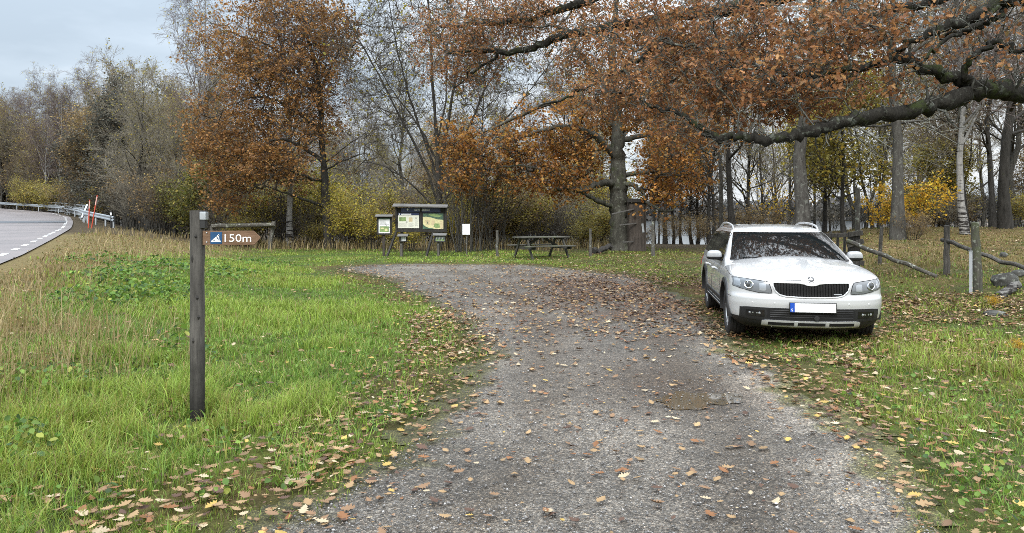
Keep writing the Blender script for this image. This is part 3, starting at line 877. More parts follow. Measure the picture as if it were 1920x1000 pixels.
# small broad leaves scattered through both lawns
n_patch = sum(len(q) for q in wx)
x, y, r = polar(26000, 2.8, 22); cl = vnoise(x, y, 1.7, 141) * .5 + vnoise(x, y, 5, 142) * .5
m = (cl > .55) & (drive_sd(x, y) > .15) & ((x - road_x(y)) > 2.0) & (rng.random(len(x)) < .7)
x, y = x[m], y[m]; wx.append(np.stack([x, y, ground(x, y) + .02 + .08 * rng.random(len(x))], 1))
Cw = np.concatenate(wx)
size = np.where(Cw[:, 1] < 7, .055, .09)
V, F, C = leaves(rng, Cw, np.where(np.arange(len(Cw)) < n_patch, np.where(Cw[:, 1] < 8, .042, .065), .036), LEAF6, [(4, (.10, .19, .03)), (3, (.15, .24, .04)), (2, (.05, .10, .03)), (1, (.25, .27, .05))], up=.7)
tag(link('weeds', mesh_np('weeds', V, F, C, [M_GRASS])), 'low leafy green weeds growing in the verge', None, None, 'stuff')

# ------------------------------------------------------------------ loose pebbles on the drive
x, y, r = polar(60000, 2.4, 11, .8)
m = drive_sd(x, y) < -.05; m &= rng.random(len(x)) < .45 + .55 * smooth(fnoise(x, y, 1.5, 95), .4, .6)
x, y, r = x[m], y[m], r[m]; N = len(x)
O = np.array([(1, 0, 0), (-1, 0, 0), (0, 1, 0), (0, -1, 0), (0, 0, 1), (0, 0, -1)], float); OF = np.array([(0, 2, 4), (2, 1, 4), (1, 3, 4), (3, 0, 4), (2, 0, 5), (1, 2, 5), (3, 1, 5), (0, 3, 5)])
Pp = O[None] * rng.uniform(.6, 1.2, (N, 6, 1)) * np.array([1, .8, .55])
a = rng.random(N) * 6.28; ca, sa = np.cos(a)[:, None], np.sin(a)[:, None]
s = (rng.gamma(3, .0016, N) + .002).clip(.002, .016)[:, None]
Vx = (Pp[:, :, 0] * ca - Pp[:, :, 1] * sa) * s + x[:, None]; Vy = (Pp[:, :, 0] * sa + Pp[:, :, 1] * ca) * s + y[:, None]; Vz = Pp[:, :, 2] * s + (ground(x, y) + .016)[:, None] + s * .25
c = np.array([.13, .125, .12]) * np.exp(rng.normal(0, .5, (N, 1))); c = np.where(rng.random((N, 1)) < .12, c * np.array([1.15, .95, .8]), c)
nt = NT('pebbles'); nt.set(color=nt.attr(), rough=.55, spec=.4)
me = mesh_np('gravel', np.stack([Vx, Vy, Vz], -1).reshape(-1, 3), [((np.arange(N) * 6)[:, None, None] + OF[None]).reshape(-1, 3)], np.repeat(c.clip(.02, .6), 6, 0), [nt.m])
tag(link('gravel', me), 'loose grey pebbles on the drive', None, None, 'stuff')

# ------------------------------------------------------------------ fallen leaves
def uni(n, x0, x1, y0, y1): return rng.uniform(x0, x1, n), rng.uniform(y0, y1, n)
LX = []; LY = []
def add_leaves(n, x0, x1, y0, y1, dens):
    x, y = uni(n, x0, x1, y0, y1); d = dens(x, y, drive_sd(x, y)); m = (rng.random(n) < d) & (np.abs(x) < .82 * y + .6)
    LX.append(x[m]); LY.append(y[m])
def d_drive(x, y, s):
    band = np.exp(-((s - .40) / .55) ** 2) * (x < 1.2) * smooth(fnoise(x, y, 1.4, 101), .3, .55)
    gl = .07 * (s < 0) * (.55 + .9 * fnoise(x, y, .8, 102))
    return np.clip(band * .75 + gl + .02, 0, 1)
add_leaves(26000, -5, 4, 2.4, 12, d_drive)
add_leaves(9000, -5, 4, 12, 23, lambda x, y, s: np.exp(-((s - .1) / .8) ** 2) * .5 * (x < 0.3) + .12 * (s < 0))
# right-hand grass under the oak
add_leaves(24000, .5, 9, 2.6, 13, lambda x, y, s: (s > -.2) * (x > 1.) * (.16 + .55 * smooth(fnoise(x, y, .9, 103), .42, .62)) * (1 - .35 * smooth(x / y, .42, .55) * smooth(y, 11, 8)))
# brown carpet between drive and car
add_leaves(34000, -2.5, 8, 9.5, 24, lambda x, y, s: np.clip(1.1 * np.exp(-((x - 2.6) / 2.5) ** 2 - ((y - 15.3) / 4.6) ** 2), 0, 1) * smooth(fnoise(x, y, 1.1, 104), .22, .5))
add_leaves(5000, -2, 12, 22, 30, lambda x, y, s: .35 * (s > 0))
add_leaves(9000, 5, 22, 12, 34, lambda x, y, s: .45 * smooth(x / y, .3, .4) * fnoise(x, y, .7, 105) * 1.6)
# a few in the left-hand lawn, more towards the camera
add_leaves(9000, -6, 0, 2.6, 9, lambda x, y, s: (s > .2) * (.06 + .5 * smooth(y, 6.8, 3.6)) * smooth(x - road_x(y), 1.2, 2.5))
add_leaves(3500, -9, -.5, 9, 26, lambda x, y, s: (s > .3) * .16 * smooth(x - road_x(y), 2, 4))
add_leaves(2600, -16, -3, 4, 34, lambda x, y, s: .7 * np.exp(-((x - road_x(y) - 1.0) / .7) ** 2))
lx = np.concatenate(LX); ly = np.concatenate(LY)
sdl = drive_sd(lx, ly); on_grass = sdl > .02
N = len(lx)
lz = ground(lx, ly) + np.where(on_grass, .012 + .055 * rng.random(N) ** 1.5, .022)
PALN = ['tan', 'pinkish brown', 'rust brown', 'pale straw', 'golden yellow', 'dark brown']
PAL = np.array([(.29, .19, .095), (.21, .125, .068), (.20, .09, .036), (.40, .32, .21), (.38, .26, .07), (.085, .046, .03)])
PW = np.array([.31, .25, .13, .11, .05, .15])
ci = rng.choice(6, N, p=PW)
wet = rng.random(N)
ci = np.where((np.exp(-((lx - 3.2) / 2.6) ** 2 - ((ly - 15) / 4.5) ** 2) > .3) & (wet < .55), np.where(wet < .3, 5, 1), ci)
# exact share of the frame: keep the nearest three hundred as leaves of their own
inframe = (np.abs(lx) < .675 * ly) & (ly > 3.80)
dist = np.hypot(lx, ly); dist[~inframe] = 1e9
order = np.argsort(dist)
solo = order[:300]; rest = np.setdiff1d(np.arange(N), solo)
M_LITTER = m_leaf('fallen leaves', .12, .6, .3)
def place_leaves(ix, tmpl, size):
    n = len(ix); T, F = tmpl; k = len(T)
    nr = np.stack([rng.normal(0, .15, n), rng.normal(0, .15, n), np.ones(n)], 1); nr = nrm(nr)
    a = rng.random(n) * 6.28; d = np.stack([np.cos(a), np.sin(a), np.zeros(n)], 1); b = nrm(d - (d * nr).sum(1, keepdims=True) * nr); aa = np.cross(b, nr)
    s = size * rng.uniform(.45, 1.25, n)
    Cc = np.stack([lx[ix], ly[ix], lz[ix]], 1)
    V = Cc[:, None] + s[:, None, None] * (T[None, :, 0:1] * aa[:, None] + T[None, :, 1:2] * b[:, None] + (T[None, :, 2:3] + .03) * nr[:, None])
    c = PAL[ci[ix]] * (1 + .2 * rng.normal(size=(n, 1))).clip(.5, 1.5)
    return V.reshape(-1, 3), [((np.arange(n) * k)[:, None, None] + F[None]).reshape(-1, F.shape[1])], np.repeat(c, k, 0)
rr = np.hypot(lx[rest], ly[rest]); nearr = rest[rr < 8]; farr = rest[rr >= 8]
parts = []
tm = [lobed(OAK, .25, .25), lobed(OAK, -.2, .15, .2), lobed(MAPLE, .2, .2), lobed(OAK, .5, .6, -.3)]
ch = rng.integers(0, 4, len(nearr))
for i in range(4): parts.append(place_leaves(nearr[ch == i], tm[i], .066))
ch = rng.integers(0, 2, len(farr))
parts.append(place_leaves(farr[ch == 0], lobed([.03, .2, .12, .33, .18, .34, .15, .02], .5, .4), .078)); parts.append(place_leaves(farr[ch == 1], lobed([.05, .3, .36, .2, .02], -.2, .6), .074))
# torn bits and small leaf crumbs
LX = []; LY = []
add_leaves(26000, -4, 5, 2.4, 13, lambda x, y, s: (s < .6) * (.22 + .9 * np.exp(-((s - .1) / .5) ** 2)) * smooth(fnoise(x, y, 1.2, 106), .3, .6))
bx, by = np.concatenate(LX), np.concatenate(LY); nb = len(bx)
hold = (lx, ly, lz, ci)
lx, ly = bx, by; lz = ground(bx, by) + .018 + .02 * rng.random(nb) * (drive_sd(bx, by) > 0); ci = rng.choice(6, nb, p=[.25, .25, .15, .12, .03, .20])
parts.append(place_leaves(np.arange(nb), LEAF4, .022))
lx, ly, lz, ci = hold
V, F, C = merge(parts)
tag(link('fallen_leaves', mesh_np('fallen_leaves', V, F, C, [M_LITTER])), 'scattered brown leaf litter over the drive and the lawns', None, None, 'stuff')
# single leaves nearest the camera
leaf_me = {}
for s in range(4):
    for c_ in range(6):
        T, F = lobed([OAK, OAK, MAPLE, OAK][s], [.25, -.2, .2, .5][s], [.25, .15, .2, .6][s], [0, .2, 0, -.3][s])
        leaf_me[s, c_] = mesh_np('fallen_leaf', T + [0, 0, .03], [F], np.tile(PAL[c_], (len(T), 1)), [M_LITTER])
for i in solo:
    s = int(rng.integers(0, 4)); o = link('fallen_leaf', leaf_me[s, int(ci[i])])
    o.location = (lx[i], ly[i], lz[i] + .004); sc = .068 * rng.uniform(.5, 1.3); o.scale = (sc, sc, sc)
    o.rotation_euler = (rng.normal(0, .13), rng.normal(0, .13), rng.random() * 6.28)
    where = 'lying on the grey gravel drive' if not on_grass[i] else ('caught in the green grass below the signpost' if lx[i] < 0 else 'caught in the grass at the right of the drive')
    kind = 'lobed maple leaf' if s == 2 else 'lobed oak leaf'
    tag(o, f'{PALN[int(ci[i])]} fallen {kind} {where}', 'fallen leaf', f'{PALN[int(ci[i])]} {kind}s {where}')
# ------------------------------------------------------------------ materials for the small things
def wet_foot(m):
    """rain darkened foot of the post"""
    t = NT('tmp'); bpy.data.materials.remove(t.m); t.m = m; t.t = m.node_tree; t.bsdf = [n for n in t.t.nodes if n.type == 'BSDF_PRINCIPLED'][0]
    old = t.bsdf.inputs['Base Color'].links[0].from_socket; c = t.coord(); z = t.n('SeparateXYZ'); t.l(c, z.inputs[0])
    s_ = t.math('ADD', z.outputs[2], t.math('MULTIPLY', t.noise(c, 6, 4), -.5)); k = t.ramp(t.math('ADD', s_, .25), [(.12, .25), (.62, 1.0)])
    t.l(t.mix(1.0, old, k, 'MULTIPLY'), t.bsdf.inputs['Base Color']); return m
M_POST = m_wood('weathered post', (.045, .042, .038), (.15, .14, .125), (.05, .055, .036), .05, 'Z')
M_GREYWOOD = m_wood('grey old wood', (.06, .055, .048), (.155, .145, .128), (.12, .13, .08), .12, 'Z', lichen=(.27, .29, .24))
M_RAILWOOD = m_wood('lichen covered rail', (.065, .06, .052), (.165, .155, .135), (.12, .13, .08), .15, 'X', lichen=(.42, .44, .38))
M_DARKWOOD = m_wood('dark stained wood', (.025, .024, .022), (.065, .06, .055), None, 0, 'Z')
M_ROOFWOOD = m_wood('silvery roof board', (.09, .087, .083), (.20, .193, .183), None, 0, 'X')
M_TABLE = m_wood('mossy table planks', (.055, .052, .043), (.14, .135, .115), (.10, .12, .055), .2, 'X')
M_TABLED = m_wood('table frame wood', (.04, .04, .034), (.11, .105, .09), (.06, .07, .035), .15, 'Z')
M_SIGNWOOD = m_wood('brown sign board', (.15, .088, .052), (.255, .165, .105), None, 0, 'X', .7, 1.6)
M_BROWNBOARD = m_wood('brown planks', (.04, .034, .030), (.10, .083, .07), None, 0, 'Z')
M_GALV = m_plain('galvanised steel', (.46, .49, .51), .45, .85, var=.15, scale=30)
M_GREYMETAL = m_plain('grey painted metal', (.36, .38, .40), .5, .3)
M_WHITE = m_plain('white lettering', (.82, .82, .80), .5, var=.04)
M_PAPER = m_plain('white notice paper', (.78, .79, .80), .5, var=.04)
M_CREAM = m_plain('poster paper', (.66, .66, .56), .35, var=.06)
M_BLACK = m_plain('black fitting', (.018, .018, .018), .5)
M_NAVY = m_plain('navy panel', (.018, .028, .085), .4)
M_BLUE = m_plain('blue pictogram panel', (.012, .065, .16), .35, var=.2)
M_RED = m_plain('red orange plastic', (.56, .085, .045), .45)
M_REFL = m_plain('white reflector', (.85, .87, .9), .3)
M_INK = m_plain('grey print', (.22, .22, .21), .6)
M_POSTGREEN = m_plain('map green', (.20, .29, .11), .45, var=.35, scale=9)
M_POSTDARK = m_plain('map dark green', (.055, .11, .07), .45, var=.5, scale=12)
M_POSTYEL = m_plain('map yellow', (.60, .55, .30), .45, var=.15, scale=12)
M_POSTTAN = m_plain('map tan', (.52, .43, .26), .45, var=.25, scale=14)

def rough_post(name, mat, base, top, r0, r1, parent, n=9, k=7, seed=0, wob=.012):
    """an uneven round pole from base to top"""
    r = np.random.default_rng(seed); b = np.asarray(base, float); t_ = np.asarray(top, float)
    o = np.asarray(parent.location) if parent is not None else np.zeros(3)
    pts = [b + (t_ - b) * q + (r.normal(0, wob, 3) if 0 < q < 1 else 0) for q in np.linspace(0, 1, k)]
    m = MB(); m.tube([p - o for p in pts], list(np.linspace(r0, r1, k) * (1 + .05 * r.normal(size=k))), n)
    return m.build(name, mat, parent, smooth_=True)

def simple_post(name, label, px, base_py, top_py, wpx, Y=None, mat=None, cat='fence post', group=None, seed=1, dx=0., square=False):
    g_ = G(px, base_py) if Y is None else GY(px, Y)
    Y_ = g_[1]; top = W(px + dx, top_py, Y_)
    r = wpx / FPX * Y_ / 2
    root = thing(name, label, cat, g_, group)
    rough_post('pole', mat or M_GREYWOOD, g_ - [0, 0, .15], top, r * 1.05, r * .9, root, seed=seed, wob=.006)
    return root

# ------------------------------------------------------------------ signpost with the 150 m arrow
b = G(370, 788); Y0 = b[1]; x0 = W(370, 0, Y0)[0]; zt = W(0, 395, Y0)[2]
root = thing('signpost', 'round weathered wooden signpost carrying the brown 150m arrow board', 'signpost', b)
m = MB(); r = np.random.default_rng(4); rr = 13.2 / FPX * Y0
pts = []; rad = []
for q in np.linspace(0, 1, 14):
    pts.append((r.normal(0, .0015), r.normal(0, .0015), -.25 + (zt - b[2] + .25) * q)); rad.append(rr * (1 + .02 * r.normal()))
m.tube(pts, rad, 20); m.build('post', wet_foot(m_wood('signpost wood', (.045, .042, .038), (.15, .14, .125), (.07, .08, .05), .05, 'Z')), root, bevel=0, smooth_=True)
m = MB()
for (z_, a_, l_) in ((1.25, -1.9, .03), (.95, -1.2, .022), (.62, -1.75, .026), (.80, -1.0, .02), (1.42, -1.4, .016)):
    m.tube([(rr * .93 * math.cos(a_), rr * .93 * math.sin(a_), z_ - l_), (rr * 1.0 * math.cos(a_), rr * 1.0 * math.sin(a_), z_), (rr * .93 * math.cos(a_), rr * .93 * math.sin(a_), z_ + l_)], [.004, .011, .004], 8)
m.build('knots', M_DARKWOOD, root, smooth_=True)
def at(px, py, dy=0.0): 
    p = W(px, py, Y0 + dy); return Vector(p - b)
s = Y0 / FPX
m = MB(); c1 = at(382.5, 405, -.02); m.box(c1, (11.5 * s, .06, 15 * s)); 
m.build('mount_cap', M_GALV, root, bevel=.003)
m = MB(); m.box(at(382, 420.5, -.02), (9.5 * s, .05, 15.5 * s)); m.build('mount', M_BLACK, root, bevel=.003)
yb = -.035
out = [(380, 433.0), (476, 433.0), (488.5, 444.5), (488.5, 447), (477, 460), (380, 460)]
m = MB(); m.prism(out, lambda a_, b_, t_: at(a_, b_, yb + t_), 0, .026)
sb = m.build('sign_board', M_SIGNWOOD, root, bevel=.003)
m = MB(); m.box(at(405.3, 446.3, yb - .0015), (21.3 * s, .005, 22 * s)); ic = m.build('pictogram_panel', M_BLUE, sb, bevel=.001)
m = MB(); fy = yb - .0052
def pix(a_, b_, t_): return at(395 + a_ * 21.3 / 340., 435.5 + b_ * 22 / 340., fy - t_)
# white lean-to shelter sign: roof slope, floor, prop and seated figure
for poly in ([(20, 255), (240, 62), (262, 92), (62, 262), (300, 250), (300, 280), (15, 280)],
             [(218, 90), (240, 80), (268, 250), (246, 252)],
             [(120, 225), (150, 175), (175, 170), (190, 150), (205, 165), (188, 190), (215, 215), (245, 250), (120, 250)]):
    m.prism(poly, pix, 0, .001)
m.prism([(178 + 16 * math.cos(k * PI / 5), 140 + 16 * math.sin(k * PI / 5)) for k in range(10)], pix, 0, .001)
m.build('shelter_pictogram', M_WHITE, ic)
me = text_mesh('150m', .0735, .0008, .0)
me.transform(Matrix.Rotation(PI / 2, 4, 'X')); me.materials.append(M_WHITE)
xs_ = [v.co.x for v in me.vertices]; zs_ = [v.co.z for v in me.vertices]
tw = 49.5 * s; th = 14.2 * s
p0 = at(421.2, 453.8, yb - .002)
me.transform(Matrix.Translation(p0) @ Matrix.Diagonal((tw / (max(xs_) - min(xs_)), 1, th / (max(zs_) - min(zs_)), 1)) @ Matrix.Translation((-min(xs_), 0, -min(zs_))))
link('lettering', me, sb)
for py_ in (437, 454.6):
    m = MB(); p = at(387.6, py_, yb - .001); m.tube([p + Vector((0, .01, 0)), p + Vector((0, -.003, 0)), p + Vector((0, -.005, 0))], [.0055, .0055, .003], 10); m.build('bolt', M_GALV, sb, smooth_=True)

# ------------------------------------------------------------------ information boards
YB = 28.0; sB = YB / FPX
def bp(px, py, y=YB): return Vector(W(px, py, y))
def rect(m, x0_, y0_, x1_, y1_, y, t_=.004, mi=0):
    a_ = bp(x0_, y0_); c_ = bp(x1_, y1_); m.box(((a_.x + c_.x) / 2, y + t_ / 2, (a_.z + c_.z) / 2), (abs(c_.x - a_.x), t_, abs(a_.z - c_.z)), None, mi)
def loc(mb, o): mb.V = [tuple(np.array(v) - np.array(o)) for v in mb.V]; return mb
b = GY(788, YB)
root = thing('information_board', 'large dark wooden nature reserve board with blue header and two posters', 'notice board', b)
m = MB(); rect(m, 743.5, 390, 834, 433.5, YB, .05); loc(m, b).build('back_panel', M_DARKWOOD, root)
m = MB()
for x_ in (741.5, 787.5, 834): rect(m, x_, 388, x_ + 3.6, 436, YB - .03, .09)
loc(m, b); m.build('upright', M_DARKWOOD, root, bevel=.006)
m = MB(); rect(m, 741.5, 431.6, 837.6, 435.2, YB - .036, .1); loc(m, b).build('bottom_rail', M_DARKWOOD, root, bevel=.006)
m = MB(); a_ = bp(738, 384.5); c_ = bp(840, 386.5)
m.prism([(-.30, -.03), (.0, .055), (.30, -.03), (.30, -.075), (.0, .0), (-.30, -.075)], lambda q, z_, t_: Vector((a_.x + (c_.x - a_.x) * t_, YB + q, a_.z + z_ + (c_.z - a_.z) * t_)), 0, 1)
loc(m, b).build('roof', M_ROOFWOOD, root, bevel=.006)
m = MB(); rect(m, 752, 389.5, 826, 398.5, YB - .018, .015); hd = loc(m, b).build('header_panel', M_NAVY, root)
def put_text(txt, px, py, wpx, hpx, y, parent, o, mat, bold=.0):
    me = text_mesh(txt, .1, .002, bold); me.transform(Matrix.Rotation(PI / 2, 4, 'X')); me.materials.append(mat)
    X_ = [v.co.x for v in me.vertices]; Z_ = [v.co.z for v in me.vertices]
    p = bp(px, py) - Vector(o); p.y = y - o[1]
    me.transform(Matrix.Translation(p) @ Matrix.Diagonal((wpx * sB / (max(X_) - min(X_)), 1, hpx * sB / (max(Z_) - min(Z_)), 1)) @ Matrix.Translation((-min(X_), 0, -min(Z_))))
    return link('lettering', me, parent)
put_text('NATURRESERVAT', 777.5, 396.2, 28.5, 4.4, YB - .0205, hd, b, M_WHITE, .002)
def disc(m, px, py, r, y, t_=.004, mi=0):
    c_ = bp(px, py); m.prism([(r * math.cos(k * PI / 8), r * math.sin(k * PI / 8)) for k in range(16)], lambda a1, b1, t1: (c_.x + a1, y - t1, c_.z + b1), 0, t_, mi)
m = MB(); disc(m, 764.4, 393.2, 1.7 * sB, YB - .018); loc(m, b).build('emblem', M_WHITE, hd)
# poster on the left
m = MB(); rect(m, 746.2, 399.6, 785.8, 428, YB - .012, .012); po = loc(m, b).build('left_poster', M_CREAM, root)
po['label'] = 'white poster with dark blue heading and small pictures'
m = MB(); rect(m, 746.2, 399.6, 785.8, 404, YB - .0135, .003); hb_ = loc(m, b).build('heading', M_NAVY, po)
m = MB(); disc(m, 749, 401.8, 1.2 * sB, YB - .0135, .002); rect(m, 752, 401.0, 771, 402.9, YB - .0155, .002); loc(m, b).build('heading_print', M_WHITE, hb_)
m = MB(); rect(m, 748.5, 407.6, 761.5, 415, YB - .0135, .002, 0); rect(m, 766.5, 408, 773.5, 416, YB - .0135, .002, 1); rect(m, 779, 408, 781.2, 410.6, YB - .0135, .002, 2); rect(m, 761, 415.6, 764, 417.6, YB - .0135, .002, 2)
loc(m, b).build('pictures', [M_POSTGREEN, M_POSTTAN, M_INK], po)
m = MB()
for k in range(5): rect(m, 748, 418.4 + k * 1.7, 763.5 - (k % 3), 418.9 + k * 1.7, YB - .0135, .002)
for k in range(4): rect(m, 766, 419.6 + k * 1.8, 775.5 - (k % 2) * 2, 420.1 + k * 1.8, YB - .0135, .002)
for k in range(7): rect(m, 778.2, 412.5 + k * 1.8, 783.6 - (k % 2), 413.0 + k * 1.8, YB - .0135, .002)
loc(m, b).build('print', M_INK, po)
# map poster on the right
m = MB(); rect(m, 793, 400.5, 831.3, 429.8, YB - .012, .012); po = loc(m, b).build('map_poster', M_POSTYEL, root)
m = MB()
def mp(a_, b_, t_): 
    p = bp(a_, b_); return (p.x, YB - .0122 - t_, p.z)
m.prism([(793, 400.5), (831.3, 400.5), (831.3, 412.5), (820, 411.5), (808, 408), (799, 406.5), (793, 407)], mp, 0, .002, 0)
m.prism([(803, 401.5), (815, 401), (824, 403), (829, 405), (822, 408), (812, 406), (805, 404)], mp, .002, .003, 1)
m.prism([(793, 420), (797, 424.5), (804, 427.5), (812, 428.2), (814, 429.8), (793, 429.8)], mp, 0, .002, 0)
m.prism([(815, 419), (824, 419.5), (825, 427), (817, 427.6), (813, 425)], mp, 0, .002, 1)
m.prism([(797, 412), (806, 413), (807, 422), (799, 421)], mp, 0, .002, 2); m.prism([(809, 413), (815, 414), (814, 422), (809, 422)], mp, 0, .002, 2)
m.prism([(825.8, 415), (830.6, 415), (830.6, 429), (825.8, 429)], mp, 0, .002, 2); m.prism([(801, 416), (802.3, 415.6), (803, 420), (801.6, 420.4)], mp, .002, .003, 0)
loc(m, b).build('map_print', [M_POSTDARK, M_POSTGREEN, M_POSTTAN], po)
for top, foot in (((743.5, 434, YB), (723.5, 483, YB - .75)), ((812, 436, YB), (798, 480, YB - .55))):
    f_ = bp(*foot); f_.z = float(ground(f_.x, f_.y)) - .1
    m = MB(); m.bar(f_, bp(*top), .07, .07); loc(m, b).build('leg', M_DARKWOOD, root, bevel=.005)
for px_ in (752.5, 822):
    p = bp(px_, 435); p.y = YB + .05; m = MB(); m.box((p.x, p.y, (p.z + b[2] - .1) / 2), (.09, .09, p.z - b[2] + .1)); loc(m, b).build('leg', M_DARKWOOD, root, bevel=.005)

def small_board(name, label, cx, x0_, x1_, y0_, y1_, Y_, post_w, fill, pmat=M_DARKWOOD, roof=True):
    b = GY(cx, Y_); root = thing(name, label, 'notice board', b)
    def q(px, py): return Vector(W(px, py, Y_))
    a_ = q(x0_, y0_); c_ = q(x1_, y1_)
    m = MB(); m.box(((a_.x + c_.x) / 2, Y_, (a_.z + c_.z) / 2), (c_.x - a_.x, .07, a_.z - c_.z)); pn = loc(m, b).build('panel', M_DARKWOOD, root, bevel=.006)
    m = MB(); p = q(cx, y1_); zt_ = a_.z - .03; m.box((p.x, Y_ + .075, (zt_ + b[2] - .15) / 2), (post_w, .08, zt_ - b[2] + .15)); loc(m, b).build('post', pmat, root, bevel=.006)
    if roof:
        m = MB(); z_ = a_.z; m.prism([(-.20, -.035), (.03, .035), (.16, -.01), (.16, -.035), (.03, .008), (-.20, -.062)], lambda a1, b1, t1: (a_.x - .045 + (c_.x - a_.x + .09) * t1, Y_ + a1, z_ + .03 + b1), 0, 1); loc(m, b).build('roof', M_ROOFWOOD, root, bevel=.004)
    fill(root, b, q, Y_ - .036)
    return root
def prect(m, q, x0_, y0_, x1_, y1_, y, t_, mi=0):
    a_ = q(x0_, y0_); c_ = q(x1_, y1_); m.box(((a_.x + c_.x) / 2, y - t_ / 2, (a_.z + c_.z) / 2), (c_.x - a_.x, t_, a_.z - c_.z), None, mi)
def fill_a(root, b, q, y):
    m = MB(); prect(m, q, 710.4, 409.5, 731, 437.5, y, .006); po = loc(m, b).build('poster', M_PAPER, root)
    m = MB()
    for k in range(6): prect(m, q, 712, 412.4 + k * 1.75, 727 - (k * 5) % 6, 412.95 + k * 1.75, y - .0062, .002, 0)
    prect(m, q, 712, 424.5, 729.5, 435.5, y - .0062, .002, 1); prect(m, q, 710.4, 409.5, 731, 411, y - .0062, .002, 2)
    for a1, b1 in ((727, 420.5), (724.2, 421.8), (722.3, 420.4), (728.6, 433), (729, 426), (713.5, 426)): prect(m, q, a1, b1, a1 + 1.8, b1 + 1.2, y - .0085, .002, 0)
    prect(m, q, 714, 427, 720, 430, y - .0085, .002, 3); prect(m, q, 722, 429, 727, 433.5, y - .0085, .002, 3)
    loc(m, b).build('print', [M_INK, M_POSTGREEN, M_POSTDARK, M_POSTYEL], po)
small_board('notice_board', 'small roofed notice board on one post left of the large board', 719, 706.5, 734.8, 405.5, 440.5, 27.8, .085, fill_a, M_BROWNBOARD)
def fill_b(root, b, q, y):
    m = MB(); prect(m, q, 752, 443.5, 758, 452.5, y, .01, 0); prect(m, q, 755, 445, 757.5, 451.5, y - .0102, .003, 1); prect(m, q, 758.5, 445, 761, 452, y, .01, 1); loc(m, b).build('leaflets', [M_GREYMETAL, M_PAPER], root)
small_board('leaflet_box', 'small leaflet box with tiny roof below the blue headed board', 752, 748.5, 763.5, 442, 454, 27.4, .09, fill_b, M_GREYWOOD)
def fill_c(root, b, q, y):
    m = MB(); prect(m, q, 817, 444, 833.6, 452.6, y, .006, 0)
    for k in range(3):
        x_ = 817.6 + 5.5 * k; prect(m, q, x_, 444.5, x_ + 4.4, 448, y - .0062, .002, 1); prect(m, q, x_, 448.3, x_ + 4.4, 452, y - .0062, .002, 2); prect(m, q, x_ + 2.6, 445.5, x_ + 3.6, 449.5, y - .0085, .002, 3)
    loc(m, b).build('picture_strip', [M_GREYMETAL, M_PAPER, M_POSTGREEN, M_POSTDARK], root)
small_board('picture_board', 'low picture panel on a post under the map poster', 821.5, 814.5, 835.5, 440.5, 453.8, 27.3, .075, fill_c, M_GREYWOOD)
def fill_d(root, b, q, y):
    m = MB(); prect(m, q, 867.2, 420.2, 881, 440.2, y, .006); po = loc(m, b).build('notice', M_PAPER, root)
    m = MB()
    for k in range(7): prect(m, q, 869, 423 + k * 2.2, 879 - (k * 7) % 4, 423.35 + k * 2.2, y - .0062, .001)
    loc(m, b).build('print', m_plain('faint blue print', (.45, .5, .58), .6), po)
small_board('notice_sheet', 'white notice sheet on a thin stake right of the large board', 874.5, 867.8, 880.4, 420.8, 439.6, 28.2, .05, fill_d, M_GREYWOOD, False)

# ------------------------------------------------------------------ picnic table
cT = GY(1015, 26.6); root = thing('picnic_table', 'weathered wooden picnic table with attached benches at the far edge of the gravel', 'picnic table', cT, None, math.radians(27))
L_ = 1.95
top = MB()
for k in range(5): top.box((0, -.30 + .15 * k, .735), (L_ * (1 + .004 * ((k * 7) % 3)), .138, .042))
top.build('table_top', M_TABLE, root, bevel=.006)
for sy in (-1, 1):
    m = MB()
    for k in (0, 1): m.box((.03 * sy, sy * (.62 + .145 * k), .435), (L_, .135, .042))
    m.build('bench', M_TABLE, root, bevel=.006)
for sx in (-.72, .72):
    for sy in (-1, 1):
        m = MB(); m.bar((sx, sy * .72, -.06), (sx, sy * .23, .713), .05, .095); m.build('leg', M_TABLED, root, bevel=.004)
    m = MB(); m.box((sx + .052, 0, .37), (.048, 1.56, .095)); m.build('bench_support', M_TABLED, root, bevel=.004)
    m = MB(); m.box((sx + .052, 0, .685), (.048, .70, .06)); m.build('top_support', M_TABLED, root, bevel=.004)
for sx in (-1, 1):
    m = MB(); m.bar((sx * .66, 0, .40), (sx * .12, 0, .708), .045, .09); m.build('brace', M_TABLED, root, bevel=.004)

# ------------------------------------------------------------------ posts and rails
simple_post('fence_post', 'thin grey fence post between the white notice and the picnic table', 932, 482, 432, 5.2, 27.5, seed=3)
simple_post('fence_post', 'grey fence post just right of the picnic table', 1107, 482, 429, 5.4, 27.5, seed=5)
simple_post('fence_post', 'pale split fence post right of the plank shelter', 1224.5, 483, 415, 6.5, 27.3, seed=6, mat=M_GREYWOOD)
simple_post('fence_post', 'leaning thin post behind the fallen rail', 1649, 500, 425, 7.5, 18.2, seed=7, dx=4)
simple_post('fence_post', 'sturdy dark square-cut post holding the near fence rail', 1775, 519, 423, 11, 15.6, seed=8, mat=M_POST)
simple_post('fence_post', 'mossy lichen covered post beside the grey metal stake', 1835, 546, 417, 15.5, 13.3, seed=9, mat=m_wood('lichen post', (.05, .048, .04), (.12, .115, .095), (.075, .085, .05), .3, 'Z', lichen=(.21, .225, .18)), dx=-7)
b = GY(1820, 13.0); root = thing('metal_stake', 'pale grey metal stake standing against the lichen covered post', 'stake', b)
m = MB(); zt = W(0, 472, 13.0)[2] - b[2]; m.box((0, 0, zt / 2 - .1), (.058, .012, zt + .2)); m.box((.024, .018, zt / 2 - .1), (.01, .026, zt + .2)); m.build('shaft', M_GREYMETAL, root, bevel=.002)
m = MB(); m.box((0, 0, zt + .006), (.066, .03, .016)); m.build('cap', M_GALV, root, bevel=.003)

